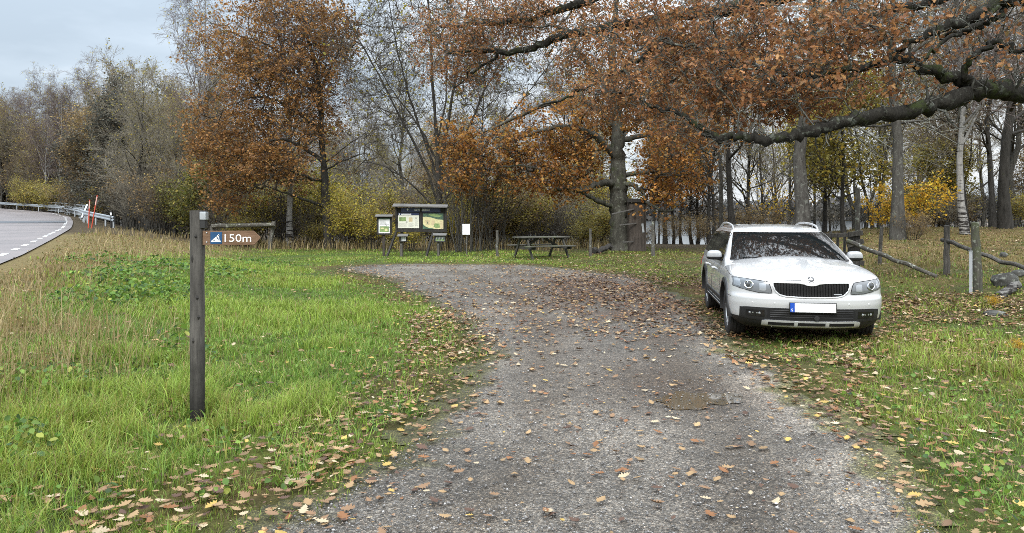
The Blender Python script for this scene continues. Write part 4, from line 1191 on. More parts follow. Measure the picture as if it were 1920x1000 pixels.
# far-left rail on two posts behind the arrow sign
YR = 33.0
b = GY(455, YR); root = thing('rail_fence', 'old lichen covered rail fence section behind the arrow sign', 'fence', b)
rough_post('rail', M_RAILWOOD, W(398, 424.5, YR), W(516, 421, YR - .12), .105, .10, root, seed=11, k=9)
for a_, c_, sd_ in (((402, 470), (398, 424), 1), ((505, 470), (513.5, 415), 2)):
    rough_post('post', M_GREYWOOD, GY(a_[0], YR + .1) - [0, 0, .2], W(c_[0], c_[1], YR + .1), .10, .085, root, seed=sd_)

# fallen rail by the gate and the rail through the near posts
p0 = W(1588, 452, 16.4); p1 = GY(1757, 15.2) + [0, 0, .04]
b = p1.copy(); root = thing('fallen_rail', 'lichen speckled fence rail fallen with one end in the grass', 'rail', b)
rough_post('rail', M_RAILWOOD, p0, p1, .054, .040, root, seed=12, k=10, wob=.012)
p0 = W(1766, 450, 15.75); p1 = W(1945, 513, 13.0)
b = GY(1850, 14.4); root = thing('fence_rail', 'dark sagging fence rail running behind the lichen post', 'rail', b)
rough_post('rail', M_POST, p0, p1, .042, .038, root, seed=13, k=10, wob=.014)

# dark gate post with its tall pole, pickets of the gate behind the car
b = GY(1601, 16.8); root = thing('gate_post', 'broad dark gate post with planks nailed on, behind the car', 'gate post', b)
m = MB(); zt = W(0, 436, 16.8)[2] - b[2]
m.box((0, 0, zt / 2 - .1), (.22, .16, zt + .2)); m.build('post', M_DARKWOOD, root, bevel=.012)
for z_, w_, tl in ((zt * .74, .34, .05), (zt * .28, .36, -.03), (zt * .97, .30, .02)):
    m = MB(); m.bar((-w_ / 2 - .03, -.105, z_ - tl), (w_ / 2, -.105, z_ + tl), .04, .11); m.build('plank', M_POST, root, bevel=.005)
p = GY(1606, 17.1); root = thing('pole', 'tall thin grey pole standing behind the dark gate post', 'pole', p)
rough_post('pole', M_GREYWOOD, p - [0, 0, .2], W(1608, 352, 17.1), .062, .05, root, seed=15, k=8)
b = GY(1562, 18.2); root = thing('gate', 'low dark picket gate half hidden by the car', 'gate', b)
for px_, ty in ((1532, 440), (1546, 437), (1557, 434), (1570, 438), (1583, 436)):
    p = GY(px_, 18.2); t_ = W(px_ + 1, ty, 18.2); m = MB(); m.bar(p - [0, 0, -.03] - b, t_ - b, .10, .028, up=(1, 0, 0)); m.build('picket', M_POST, root, bevel=.004)
for ty in (443, 478):
    m = MB(); m.bar(W(1524, ty, 18.25) - b, W(1598, ty - 2, 18.0) - b, .04, .10); m.build('crossbar', M_POST, root, bevel=.004)

# plank shelter against the big oak
YP = 31.2; b = GY(1196, YP); root = thing('plank_shelter', 'narrow upright shelter of brown boards leaning by the big oak trunk', 'shelter', b)
r = np.random.default_rng(5)
for k, px_ in enumerate(np.linspace(1183.5, 1206, 5)):
    p = GY(px_, YP); t_ = W(px_ - 1, 379 + r.uniform(-1, 2), YP)
    m = MB(); m.bar(p - b + [0, r.normal(0, .008), -.05], t_ - b, .125, .028, up=(0, 1, 0)); m.build('board', M_BROWNBOARD, root, bevel=.004)
for k in (0, 1):
    q = np.array([GY(1181, YP), GY(1210, YP)])[k] - b; m = MB(); m.box((q[0], .35, 1.0), (.08, .65, 2.1)); m.build('side_panel', M_BROWNBOARD, root, bevel=.006)
m = MB(); m.bar(W(1176, 376, YP - .05) - b, W(1213, 376.5, YP - .05) - b, .12, .16); m.build('top_beam', M_DARKWOOD, root, bevel=.006)
m = MB(); m.bar(W(1206.5, 436, YP - .03) - b, W(1204.5, 419.5, YP - .03) - b, .085, .014, up=(0, 1, 0)); m.build('white_board', M_GREYMETAL, root)
for (xa, ya), (xb, yb_) in (((1147, 401.5), (1189, 392)), ((1162, 422), (1193, 419)), ((1168, 454), (1187, 453.5))):
    m = MB(); m.bar(W(xa, ya, YP - .45) - b, W(xb, yb_, YP - .04) - b, .03, .045); m.build('rung', M_ROOFWOOD, root)

# ------------------------------------------------------------------ stones and logs
def stone(name, label, c_, size, seed, mat):
    bm = bmesh.new(); bmesh.ops.create_icosphere(bm, subdivisions=4, radius=1)
    r = np.random.default_rng(seed); dirs = nrm(r.normal(size=(14, 3))); off = r.uniform(.72, 1.0, 14)
    for v in bm.verts:
        q = np.array(v.co); k = min(1.0, min(o_ / max(d_ @ q, .2) for d_, o_ in zip(dirs, off)))
        n_ = 1 + .05 * math.sin(7 * q[0] + seed) * math.sin(6 * q[1]) * math.cos(8 * q[2])
        v.co = Vector(q * k * n_ * np.array(size))
    me = bpy.data.meshes.new(name); bm.to_mesh(me); bm.free(); me.polygons.foreach_set('use_smooth', [True] * len(me.polygons)); me.materials.append(mat)
    return tag(link(name, me, None, tuple(c_)), label, 'stone')
nt = NT('lichen stone'); p = nt.coord(); f = nt.noise(p, 4, 7, .7); f2 = nt.noise(p, 9, 5, .7)
nt.set(color=nt.mix(nt.ramp(f2, [(.55, 0.), (.62, .85)]), nt.ramp(f, [(.3, (.035, .035, .032)), (.7, (.11, .11, .10))]), (.24, .255, .22)), rough=.9, spec=.2, normal=nt.bump(f, .7, .04)); M_STONE = nt.m
c_ = GY(1884, 13.9); stone('boulder', 'lichen spotted boulder lying in the grass at the fence', c_ + [0, 0, .08], (.25, .22, .20), 3, M_STONE)
c_ = GY(1866, 10.9); stone('boulder', 'low flat grey stone half sunk in the leafy grass', c_ + [0, 0, .015], (.17, .13, .06), 5, M_STONE)
c_ = GY(1912, 15.2); stone('boulder', 'small mossy stone above the lichen boulder', c_ + [0, 0, .05], (.16, .14, .10), 9, M_STONE)
c_ = GY(1882, 19.5); stone('boulder', 'round grey stone up on the leafy slope', c_ + [0, 0, .05], (.10, .10, .09), 11, M_STONE)
b = GY(1880, 12.6); root = thing('log', 'short birch log propped against the lichen boulder', 'log', b)
M_BIRCHLOG = m_bark('birch log bark', (.08, .075, .07), (.24, .235, .22), None, 0, None, 1.5, True)
rough_post('log_body', M_BIRCHLOG, GY(1872, 12.5) + [0, 0, .04], W(1908, 535, 13.3), .075, .07, root, n=14, seed=17)
b = GY(1128, 29.5); root = thing('log', 'dark curved log lying left of the big oak trunk', 'log', b)
rough_post('log_body', M_DARKWOOD, GY(1112, 29.5) + [0, 0, .1], GY(1146, 29.8) + [0, 0, .22], .14, .10, root, seed=19, wob=.05)

# ------------------------------------------------------------------ guard rail, bridge railing, snow stakes, marker post
def sweep(m, path, prof, mi=0):
    """sweep a closed profile (side, up) along a path of (x,y,z)"""
    path = np.asarray(path); T = np.gradient(path, axis=0); T[:, 2] = 0; T = nrm(T); S = np.stack([T[:, 1], -T[:, 0], T[:, 0] * 0], 1)
    n = len(prof); V = []; F = []
    for p_, s_ in zip(path, S):
        for a1, b1 in prof: V.append(p_ + s_ * a1 + np.array([0, 0, b1]))
    for i in range(len(path) - 1):
        for k in range(n): F.append((i * n + k, i * n + (k + 1) % n, (i + 1) * n + (k + 1) % n, (i + 1) * n + k))
    m.add(V, F, mi)
ry = np.concatenate([np.arange(42.0, 52, .7), np.arange(52, 150, 2.)])
fl = smooth(ry, 51, 41.5); hx, hy = road_pts(0, ry); dx_, dy_ = road_pts(-1, ry); 
off = .75 + 1.5 * fl
rx_ = hx + (dx_ - hx) * off; ry_ = hy + (dy_ - hy) * off; rz_ = road_z(ry) + .66 - .26 * fl + .05
path = np.stack([rx_, ry_, rz_], 1); b = np.array([path[0][0], path[0][1], float(ground(path[0][0], path[0][1]))])
root = thing('guard_rail', 'galvanised guard rail following the road bend with its end turned down', 'guard rail', b)
prof = [(0, -.155), (-.045, -.12), (-.045, -.06), (0, -.02), (0, .02), (-.045, .06), (-.045, .12), (0, .155), (.012, .155), (-.03, .115), (-.03, .065), (.014, .02), (.014, -.02), (-.03, -.065), (-.03, -.115), (.012, -.155)]
m = MB(); sweep(m, path - b, prof); m.build('beam', M_GALV, root)
for k in list(range(1, len(ry), 3)):
    p_ = path[k] - b; m = MB(); m.box((p_[0] + .08, p_[1], p_[2] - .42), (.09, .06, 1.1)); m.build('post', M_GALV, root)
k0 = (ry > 50.9) & (ry < 89); q = path[k0].copy(); q[:, 0] += .30; base = road_z(ry[k0]) + .05
b = np.array([q[0][0], q[0][1], base[0] - .1]); root = thing('bridge_railing', 'pale steel bridge railing with three rails behind the guard rail', 'railing', b)
for hz in (1.12, .86, .18):
    m = MB(); pth = q.copy(); pth[:, 2] = base + hz; sweep(m, pth - b, [(-.03, -.04), (.03, -.04), (.03, .04), (-.03, .04)]); m.build('rail', M_GALV, root)
m = MB()
for i in range(len(q) - 1):
    for f_ in np.arange(0, 1, .12):
        p_ = q[i] * (1 - f_) + q[i + 1] * f_ - b; z_ = base[i] * (1 - f_) + base[i + 1] * f_ - b[2]; m.box((p_[0], p_[1], z_ + .5), (.025, .025, .72))
m.build('baluster_panel', M_GREYMETAL, root)
for i in range(1, len(q), 2):
    p_ = q[i] - b; m = MB(); m.box((p_[0] + .06, p_[1], base[i] - b[2] + .5), (.06, .06, 1.25)); m.build('post', M_GREYMETAL, root)
p_ = q[0] - b; m = MB(); m.bar((p_[0] + .25, p_[1] - 1.1, base[0] - b[2] + .25), (p_[0], p_[1], base[0] - b[2] + 1.15), .10, .14); m.build('end_bar', M_GALV, root)

for (bx, by_, tx_, ty_, lab) in ((165.5, 430, 168.2, 375, 'upright red snow stake standing in the verge'), (170.5, 430, 182.6, 366.5, 'leaning red snow stake crossing the guard rail end')):
    g_ = GY(bx, 41.0); t_ = W(tx_, ty_, 41.0); root = thing('snow_stake', lab, 'snow stake', g_, 'red snow stakes')
    d_ = t_ - g_; m = MB(); m.tube([(0, 0, -.2), tuple(d_ * .72)], .030, 8); m.build('shaft', M_RED, root, smooth_=True)
    m = MB(); m.tube([tuple(d_ * .70), tuple(d_ * .96)], .031, 8); m.build('reflective_sleeve', m_plain('pale red sleeve', (.72, .42, .36), .4), root, smooth_=True)
    m = MB(); m.tube([tuple(d_ * .955), tuple(d_)], .029, 8); m.build('tip', M_RED, root, smooth_=True)
g_ = GY(209, 44.0); root = thing('marker_post', 'dark road marker post with a white reflector', 'marker post', g_)
zt = W(0, 395, 44.)[2] - g_[2]; m = MB(); m.tube([(0, 0, -.3), (0, 0, zt)], .06, 10); m.build('post', M_BLACK, root, smooth_=True)
m = MB(); m.box((0, -.062, zt - .20), (.09, .02, .16)); m.build('reflector', M_REFL, root)
# ------------------------------------------------------------------ the white estate car  (local axes: x across, y nose to tail, z up)
def pch(x, xp, fp):
    x = np.asarray(x, float); xp = np.asarray(xp, float); fp = np.asarray(fp, float)
    h = np.diff(xp); d = np.diff(fp) / h; mm = np.zeros_like(fp)
    for i in range(1, len(xp) - 1):
        if d[i - 1] * d[i] > 0: mm[i] = 2 * d[i - 1] * d[i] / (d[i - 1] + d[i])
    mm[0] = d[0]; mm[-1] = d[-1]
    i = np.clip(np.searchsorted(xp, x) - 1, 0, len(xp) - 2); t = np.clip((x - xp[i]) / h[i], 0, 1)
    return fp[i] * (1 + 2 * t) * (1 - t) ** 2 + mm[i] * h[i] * t * (1 - t) ** 2 + fp[i + 1] * t * t * (3 - 2 * t) + mm[i + 1] * h[i] * t * t * (t - 1)
HZ = [.20, .26, .34, .45, .52, .57, .62, .70, .76, .80, .83, .86, .89, .92, .95, .98, 1.0, 1.012]
HW = [.76, .835, .880, .900, .905, .905, .900, .897, .892, .883, .872, .852, .825, .785, .715, .58, .40, .18]
HF = [.13, .06, .025, .012, .0, .0, .030, .035, .05, .075, .125, .21, .34, .52, .75, .99, 1.15, 1.25]
HR = [4.50, 4.58, 4.62, 4.63, 4.64, 4.64, 4.63, 4.62, 4.62, 4.61, 4.61, 4.60, 4.59, 4.58, 4.55, 4.4, 4.2, 4.0]
HA = [.55, .55, .54, .54, .54, .54, .53, .53, .53, .53, .54, .55, .57, .60, .60, .55, .4, .25]
NE = 2.55
hw = lambda z: pch(z, HZ, HW); hf = lambda z: pch(z, HZ, HF); hr = lambda z: pch(z, HZ, HR); ha = lambda z: pch(z, HZ, HA)
GZ = [.86, .93, 1.0, 1.08, 1.16, 1.24, 1.30, 1.34, 1.37, 1.395, 1.413, 1.424]
GW = [.853, .838, .808, .772, .735, .697, .664, .632, .590, .520, .40, .18]
GF = [1.00, 1.10, 1.235, 1.40, 1.575, 1.76, 1.91, 2.03, 2.15, 2.32, 2.6, 2.95]
GR = [4.60, 4.58, 4.55, 4.50, 4.44, 4.37, 4.30, 4.23, 4.15, 3.98, 3.7, 3.35]
gw = lambda z: pch(z, GZ, GW); gf = lambda z: pch(z, GZ, GF); gr = lambda z: pch(z, GZ, GR)
GA = .34; GN = 2.3
def se_s(t, w, sf, A, n): 
    q = np.clip(np.abs(t) / w, 0, 1); return sf + A * (1 - (1 - q ** n) ** (1 / n))
def se_t(s, w, sf, A, n):
    q = np.clip((s - sf) / A, 0, 1); return w * (1 - (1 - q) ** n) ** (1 / n)
front_s = lambda t, z: se_s(t, hw(z), hf(z), ha(z), NE)
def side_t(s, z): return np.minimum(se_t(s, hw(z), hf(z), ha(z), NE), se_t(-s, hw(z), -hr(z), .35, 2.8))
wind_s = lambda t, z: se_s(t, gw(z), gf(z), GA, GN)
def gside_t(s, z): return np.minimum(se_t(s, gw(z), gf(z), GA, GN), se_t(-s, gw(z), -gr(z), .25, 2.6))
def ring(z, w, sf, sr, A, n, Ar, nr_, nf=18, ns_=34):
    ph = np.linspace(0, PI / 2, nf); T = w * np.sin(ph) ** (2 / n); S = sf + A * (1 - np.cos(ph) ** (2 / n))
    s1 = np.linspace(sf + A, sr - Ar, ns_)[1:]
    p2 = np.linspace(PI / 2, 0, 12)[1:]; T2 = w * np.sin(p2) ** (2 / nr_); S2 = sr - Ar * (1 - np.cos(p2) ** (2 / nr_))
    t = np.concatenate([T, np.full(len(s1), w), T2]); s = np.concatenate([S, s1, S2])
    tt = np.concatenate([t, -t[-2:0:-1]]); ss = np.concatenate([s, s[-2:0:-1]])
    return np.stack([tt, ss, np.full(len(tt), z)], 1)
def loft(zs, fn):
    Rg = [fn(z) for z in zs]; n = len(Rg[0]); V = np.concatenate(Rg); k = len(zs)
    idx = np.arange(k * n).reshape(k, n); nx = np.roll(idx, -1, axis=1)
    Q = [tuple(q) for q in np.stack([idx[:-1], nx[:-1], nx[1:], idx[1:]], -1).reshape(-1, 4)]
    return V, Q, [tuple(reversed(range(n)))], [tuple((k - 1) * n + i for i in range(n))]

def m_paint():
    t = NT('white car paint'); p = t.coord(); f = t.noise(p, 1.3, 4)
    z = t.n('SeparateXYZ'); t.l(p, z.inputs[0])
    d = t.noise(p, 22, 5, .7)
    dirt = t.math('MULTIPLY', t.ramp(z.outputs[2], [(.30, 1.0), (.62, 0.0)]), t.ramp(d, [(.38, 0.), (.75, .30)]))
    t.set(color=t.mix(dirt, (.50, .505, .51), (.27, .34, .28)), rough=.28, spec=.5, coat=1.0, coatr=.04)
    return t.m
C_WHITE = m_paint()
C_CLAD = m_plain('black cladding', (.012, .012, .0125), .6, var=.2, scale=60)
C_DARK = m_plain('dark recess', (.006, .006, .006), .9)
nt = NT('car glass'); nt.set(color=(.007, .009, .010), rough=.035, spec=.75, ior=1.5, coat=.2, coatr=.035); C_GLASS = nt.m
C_GLOSSB = m_plain('gloss black', (.01, .01, .01), .12)
C_SILVER = m_plain('silver trim', (.62, .63, .64), .42, .25)
C_MIRR = m_plain('grey mirror cap', (.36, .37, .38), .35, .2)
C_CHROME = m_plain('chrome', (.75, .76, .78), .12, 1.0)
C_RAIL = m_plain('silver roof rail', (.62, .63, .64), .35, .5)
nt = NT('headlamp glass'); nt.set(color=(.17, .18, .19), rough=.12, metal=.35, spec=.8, coat=1.0, coatr=.02); C_LAMP = nt.m
nt = NT('lamp reflector'); nt.set(color=(.42, .44, .46), rough=.15, metal=.7, coat=1.0); C_REFLECT = nt.m
C_LENS = m_plain('dark lens', (.07, .075, .08), .06, .3, 1.0)
C_TYRE = m_plain('tyre rubber', (.017, .016, .016), .8, var=.3, scale=40)
C_ALLOY = m_plain('alloy wheel', (.42, .43, .44), .35, .75)
C_TAIL = m_plain('red tail lamp', (.25, .01, .01), .15, 0, 1.)
C_PLATE = m_plain('blank plate', (.72, .73, .74), .4, var=.02)
C_EU = m_plain('plate blue', (.01, .07, .42), .4, var=.02)

car = thing('parked_car', 'white estate car with black wheel arch cladding parked on the grass beside the drive', 'car', (3.55, 8.825, .005), None, -.16)
zs = np.unique(np.concatenate([np.linspace(.20, .78, 40), np.linspace(.78, 1.012, 46)]))
V, Q, cb, ct = loft(zs, lambda z: ring(z, hw(z), hf(z), hr(z), ha(z), NE, .35, 2.8))
# shallow bonnet creases and a bumper ledge
x, s, z = V[:, 0], V[:, 1], V[:, 2]
cr = smooth(np.abs(x), .30 + .10 * s, .255 + .10 * s) * smooth(z, .79, .86) * smooth(s, 1.4, 1.1)
V[:, 2] += .016 * cr
hull_me = bpy.data.meshes.new('body'); hull_me.from_pydata([tuple(v) for v in V], [], Q + cb + ct)
for m_ in (C_WHITE, C_CLAD, C_DARK): hull_me.materials.append(m_)
for p in hull_me.polygons:
    c_ = p.center
    p.material_index = 1 if c_[2] < .335 else 0
bm = bmesh.new(); bm.from_mesh(hull_me); bmesh.ops.recalc_face_normals(bm, faces=bm.faces); bm.to_mesh(hull_me); bm.free()
cut = MB()
FS, RS, WZ, WR = .90, 3.58, .325, .325
for sy in (-1, 1):
    for sc_ in (FS, RS):
        cut.tube([(sy * .55, sc_, WZ + .01), (sy * 1.1, sc_, WZ + .01)], .375, 48, m=2)
cu = cut.build('cutter', [C_WHITE, C_CLAD, C_DARK])
ho = link('body_raw', hull_me)
md = ho.modifiers.new('wells', 'BOOLEAN'); md.operation = 'DIFFERENCE'; md.object = cu; md.solver = 'EXACT'
dg = bpy.context.evaluated_depsgraph_get(); dg.update()
body_me = bpy.data.meshes.new_from_object(ho.evaluated_get(dg)); body_me.name = 'body'
bpy.data.objects.remove(ho); bpy.data.objects.remove(cu)
body_me.polygons.foreach_set('use_smooth', [True] * len(body_me.polygons))
try: body_me.set_sharp_from_angle(angle=math.radians(32))
except Exception: pass
body = link('body', body_me, car)
zs = np.unique(np.concatenate([np.linspace(.86, 1.30, 26), np.linspace(1.30, 1.424, 24)]))
V, Q, cb, ct = loft(zs, lambda z: ring(z, gw(z), gf(z), gr(z), GA, GN, .25, 2.6))
me = bpy.data.meshes.new('roof'); me.from_pydata([tuple(v) for v in V], [], Q + ct); me.materials.append(C_WHITE)
bm = bmesh.new(); bm.from_mesh(me); bmesh.ops.recalc_face_normals(bm, faces=bm.faces); bm.to_mesh(me); bm.free()
me.polygons.foreach_set('use_smooth', [True] * len(me.polygons)); roof = link('roof', me, car)

def gpatch(name, F, nu, nv, mat, parent, thick=(0, .012, 0)):
    """solid sheet: F(u,v)->point on the outer face, u,v in 0..1; thick = inward offset"""
    u, v = np.meshgrid(np.linspace(0, 1, nu), np.linspace(0, 1, nv)); P = np.stack([np.asarray(q, float) + 0 * u for q in F(u, v)], -1).reshape(-1, 3)
    N = len(P); V = np.concatenate([P, P + np.asarray(thick(P) if callable(thick) else thick)])
    idx = np.arange(N).reshape(nv, nu); f = np.stack([idx[:-1, :-1], idx[:-1, 1:], idx[1:, 1:], idx[1:, :-1]], -1).reshape(-1, 4)
    b = np.concatenate([idx[0], idx[1:, -1], idx[-1, -2::-1], idx[-2:0:-1, 0]]); bn = np.roll(b, -1)
    rim = np.stack([b, b + N, bn + N, bn], -1)
    me = mesh_np(name, V, [np.concatenate([f, f[:, ::-1] + N, rim])], None, [mat], False)
    bm = bmesh.new(); bm.from_mesh(me); bmesh.ops.recalc_face_normals(bm, faces=bm.faces); bm.to_mesh(me); bm.free()
    me.polygons.foreach_set('use_smooth', [True] * len(me.polygons))
    try: me.set_sharp_from_angle(angle=math.radians(40))
    except Exception: pass
    return link(name, me, parent)
def fpatch(name, tz, mat, parent, off=.004, nu=30, nv=8, th=.02):
    """patch on the front face from columns (t, zbottom, ztop)"""
    tz = np.array(tz)
    uu = np.linspace(0, 1, len(tz))
    def F(u, v):
        t = np.interp(u, uu, tz[:, 0]); z0 = np.interp(u, uu, tz[:, 1]); z1 = np.interp(u, uu, tz[:, 2]); z = z0 + (z1 - z0) * v
        return t, front_s(t, z) - off, z
    def thick(P):
        q = np.clip(np.abs(P[:, 0]) / .9, 0, 1) ** 3; return np.stack([-np.sign(P[:, 0]) * q * th, th * (1 - .6 * q), 0 * q], 1)
    return gpatch(name, F, nu, nv, mat, parent, thick)
def mirror(tz): return [(-a_, b_, c_) for a_, b_, c_ in tz[::-1]]

# lower front: black air intake, fog lamps, silver skid trim
lg = [(-.80, .325, .452), (-.72, .31, .462), (-.45, .30, .462), (0, .30, .462), (.45, .30, .462), (.72, .31, .462), (.80, .325, .452)]
li = fpatch('lower_intake', lg, C_CLAD, car, .006, 60, 8)
m = MB()
for k in range(4):
    z_ = .355 + .026 * k
    pts = [(t_, float(front_s(t_, z_)) - .008, z_) for t_ in np.linspace(-.47, .47, 16)]
    m.tube(pts, .0045, 5)
m.build('intake_bars', C_CLAD, li)
fpatch('intake_opening', [(-.50, .335, .445), (-.46, .325, .450), (0, .325, .450), (.46, .325, .450), (.50, .335, .445)], C_DARK, li, .0075, 24, 4, .01)
for sx in (-1, 1):
    q = [(.53, .352, .43), (.62, .35, .432), (.735, .355, .428)]
    fo = fpatch('fog_lamp', q if sx > 0 else mirror(q), C_GLOSSB, car, .010, 12, 5)
    m = MB()
    for tc_ in (.585, .615, .66, .69):
        t_ = sx * tc_; y_ = float(front_s(t_, .392)) - .012; m.tube([(t_, y_ + .01, .392), (t_, y_ - .001, .392), (t_, y_ - .003, .392)], [.016 if tc_ in (.585, .69) else .010, .015 if tc_ in (.585, .69) else .009, .008], 12)
    m.build('bulb', C_REFLECT, fo, smooth_=True)
sk = fpatch('skid_trim', [(-.56, .235, .305), (-.50, .232, .315), (-.2, .226, .312), (0, .225, .311), (.2, .226, .312), (.50, .232, .315), (.56, .235, .305)], C_SILVER, car, .022, 40, 6, .05)
for a_, c_ in ((-.49, -.20), (-.155, .155), (.20, .49)):
    fpatch('slot', [(a_, .252, .290), ((a_ + c_) / 2, .25, .289), (c_, .252, .290)], C_DARK, sk, .0245, 12, 3, .02)
for a_ in (-.178, .178):
    fpatch('clip', [(a_ - .018, .236, .306), (a_ + .018, .236, .306)], C_SILVER, sk, .030, 4, 4, .02)

# grille with vertical slats and silver surround
gt = [(-.435, .722, .762), (-.41, .665, .764), (-.365, .62, .764), (-.30, .602, .764), (-.15, .594, .762), (-.085, .593, .752), (-.05, .593, .738), (0, .593, .734), (.05, .593, .738), (.085, .593, .752), (.15, .594, .762), (.30, .602, .764), (.365, .62, .764), (.41, .665, .764), (.435, .722, .762)]
gr_ = fpatch('grille', gt, C_DARK, car, .005, 71, 6, .02)
ga = np.array(gt); dense = np.concatenate([ga[:-1] + (ga[1:] - ga[:-1]) * f_ for f_ in (0, .25, .5, .75)] + [ga[-1:]]); dense = dense[np.argsort(dense[:, 0])]
outl = [(a_, c_) for a_, b_, c_ in dense] + [(a_, b_) for a_, b_, c_ in dense[::-1]]
pts = [(t_, float(front_s(t_, z_)) - .010, z_) for t_, z_ in outl]; m = MB(); m.tube(pts + [pts[0]], .0085, 6); m.build('grille_surround', C_SILVER, car, smooth_=True)
m = MB()
for t_ in np.linspace(-.41, .41, 27):
    z0_ = float(np.interp(t_, ga[:, 0], ga[:, 1])) + .004; z1_ = float(np.interp(t_, ga[:, 0], ga[:, 2])) - .004
    za = np.linspace(z0_, z1_, 6); V = []
    for z_ in za:
        y_ = float(front_s(t_, z_)); V += [(t_ - .0045, y_ - .006, z_), (t_, y_ - .019, z_), (t_ + .0045, y_ - .006, z_)]
    m.add(V, [(3 * i + a_, 3 * i + a_ + 1, 3 * i + a_ + 4, 3 * i + a_ + 3) for i in range(5) for a_ in (0, 1)])
m.build('slat', C_GLOSSB, gr_, smooth_=False)
fpatch('grille_badge', [(.245, .629, .641), (.335, .629, .641)], C_CHROME, car, .023, 4, 3, .01)
# round emblem with an arrow on the bonnet edge
ey = float(front_s(0, .80)); em = Vector((0, ey + .004, .801)); nrm_ = Vector((0, -.80, .60)).normalized(); ux = Vector((1, 0, 0)); uy = nrm_.cross(ux)
def epos(a_, b_, t_): return em + ux * a_ + uy * b_ + nrm_ * t_
circ = lambda r_, n_=28: [(r_ * math.cos(k * 2 * PI / n_), r_ * math.sin(k * 2 * PI / n_)) for k in range(n_)]
m = MB(); m.prism(circ(.043), epos, -.01, .006); eb = m.build('emblem', C_GLOSSB, car)
m = MB(); m.tube([epos(a_, b_, .006) for a_, b_ in circ(.041) + [circ(.041)[0]]], .0045, 6); m.build('emblem_ring', C_CHROME, eb, smooth_=True)
m = MB(); m.prism([(-.030, -.012), (-.022, -.012), (.012, -.012), (.026, -.004), (.012, .004), (-.022, .004), (-.03, .0)], epos, .005, .010)
for k in range(3): m.prism([(-.016 + .003 * k, .006 + .008 * k), (.020 - .006 * k, .006 + .008 * k), (.016 - .006 * k, .0115 + .008 * k), (-.012 + .003 * k, .0115 + .008 * k)], epos, .005, .009)
m.build('emblem_arrow', C_CHROME, eb)
# headlamps
for sx in (-1, 1):
    hl = [(.448, .640, .656), (.470, .637, .735), (.49, .636, .768), (.60, .640, .784), (.70, .658, .793), (.80, .682, .802), (.865, .700, .806)]
    hd = fpatch('headlight', hl if sx > 0 else mirror(hl), C_LAMP, car, .007, 26, 8, .03)
    if sx > 0: pass
    def ringpts(t0, z0, r_, dr): return [(sx * (t0 + r_ * math.cos(a_)), float(front_s(sx * (t0 + r_ * math.cos(a_)), z0 + r_ * math.sin(a_))) - dr, z0 + r_ * math.sin(a_)) for a_ in np.linspace(0, 2 * PI, 25)]
    m = MB(); m.tube(ringpts(.70, .728, .044, .012), .007, 6); m.build('projector_ring', C_CHROME, hd, smooth_=True)
    t0 = .70 * sx; y_ = float(front_s(t0, .728)); m = MB(); m.tube([(t0, y_ + .01, .728), (t0, y_ - .012, .728), (t0, y_ - .018, .728), (t0, y_ - .020, .728)], [.038, .036, .022, .004], 18); m.build('projector_lens', C_LENS, hd, smooth_=True)
    ml = [(.51, .665, .735), (.54, .66, .752), (.585, .662, .748)]; fpatch('reflector', ml if sx > 0 else mirror(ml), C_REFLECT, hd, .011, 8, 5, .01)
    ml = [(.79, .70, .785), (.85, .712, .792)]; fpatch('turn_lamp', ml if sx > 0 else mirror(ml), C_REFLECT, hd, .011, 8, 5, .01)
    o_ = [(a_, c_) for a_, b_, c_ in hl] + [(a_, b_) for a_, b_, c_ in hl[::-1]]
    p_ = [(sx * a_, float(front_s(sx * a_, c_)) - .008, c_) for a_, c_ in o_]; m = MB(); m.tube(p_ + [p_[0]], .0045, 5); m.build('lamp_seal', C_CLAD, hd)
# number plate
m = MB(); py_ = -.032; m.box((.0, py_ + .006, .478), (.532, .012, .122)); pl = m.build('number_plate', C_GLOSSB, car, bevel=.003)
m = MB(); m.box((.026, py_ - .0015, .478), (.462, .003, .106)); m.build('plate_face', C_PLATE, pl)
m = MB(); m.box((-.2315, py_ - .0015, .478), (.050, .003, .106)); eu = m.build('country_band', C_EU, pl)
me = text_mesh('S', .045, .0006, .0008); me.transform(Matrix.Rotation(PI / 2, 4, 'X')); me.transform(Matrix.Translation((-.246, py_ - .0036, .435))); me.materials.append(C_PLATE); link('country_letter', me, eu)
m = MB(); m.tube([(0.05, -.002 + .01, .352), (.05, -.012, .352), (.05, -.013, .352)], [.03, .03, .02], 14); m.build('tow_cover', C_CLAD, car)
for t_ in (-.66, -.42, .42, .66):
    y_ = float(front_s(t_, .52)); m = MB(); m.tube([(t_, y_ + .01, .52), (t_, y_ - .002, .52), (t_, y_ - .003, .52)], [.011, .011, .009], 12); m.build('parking_sensor', C_SILVER, car)
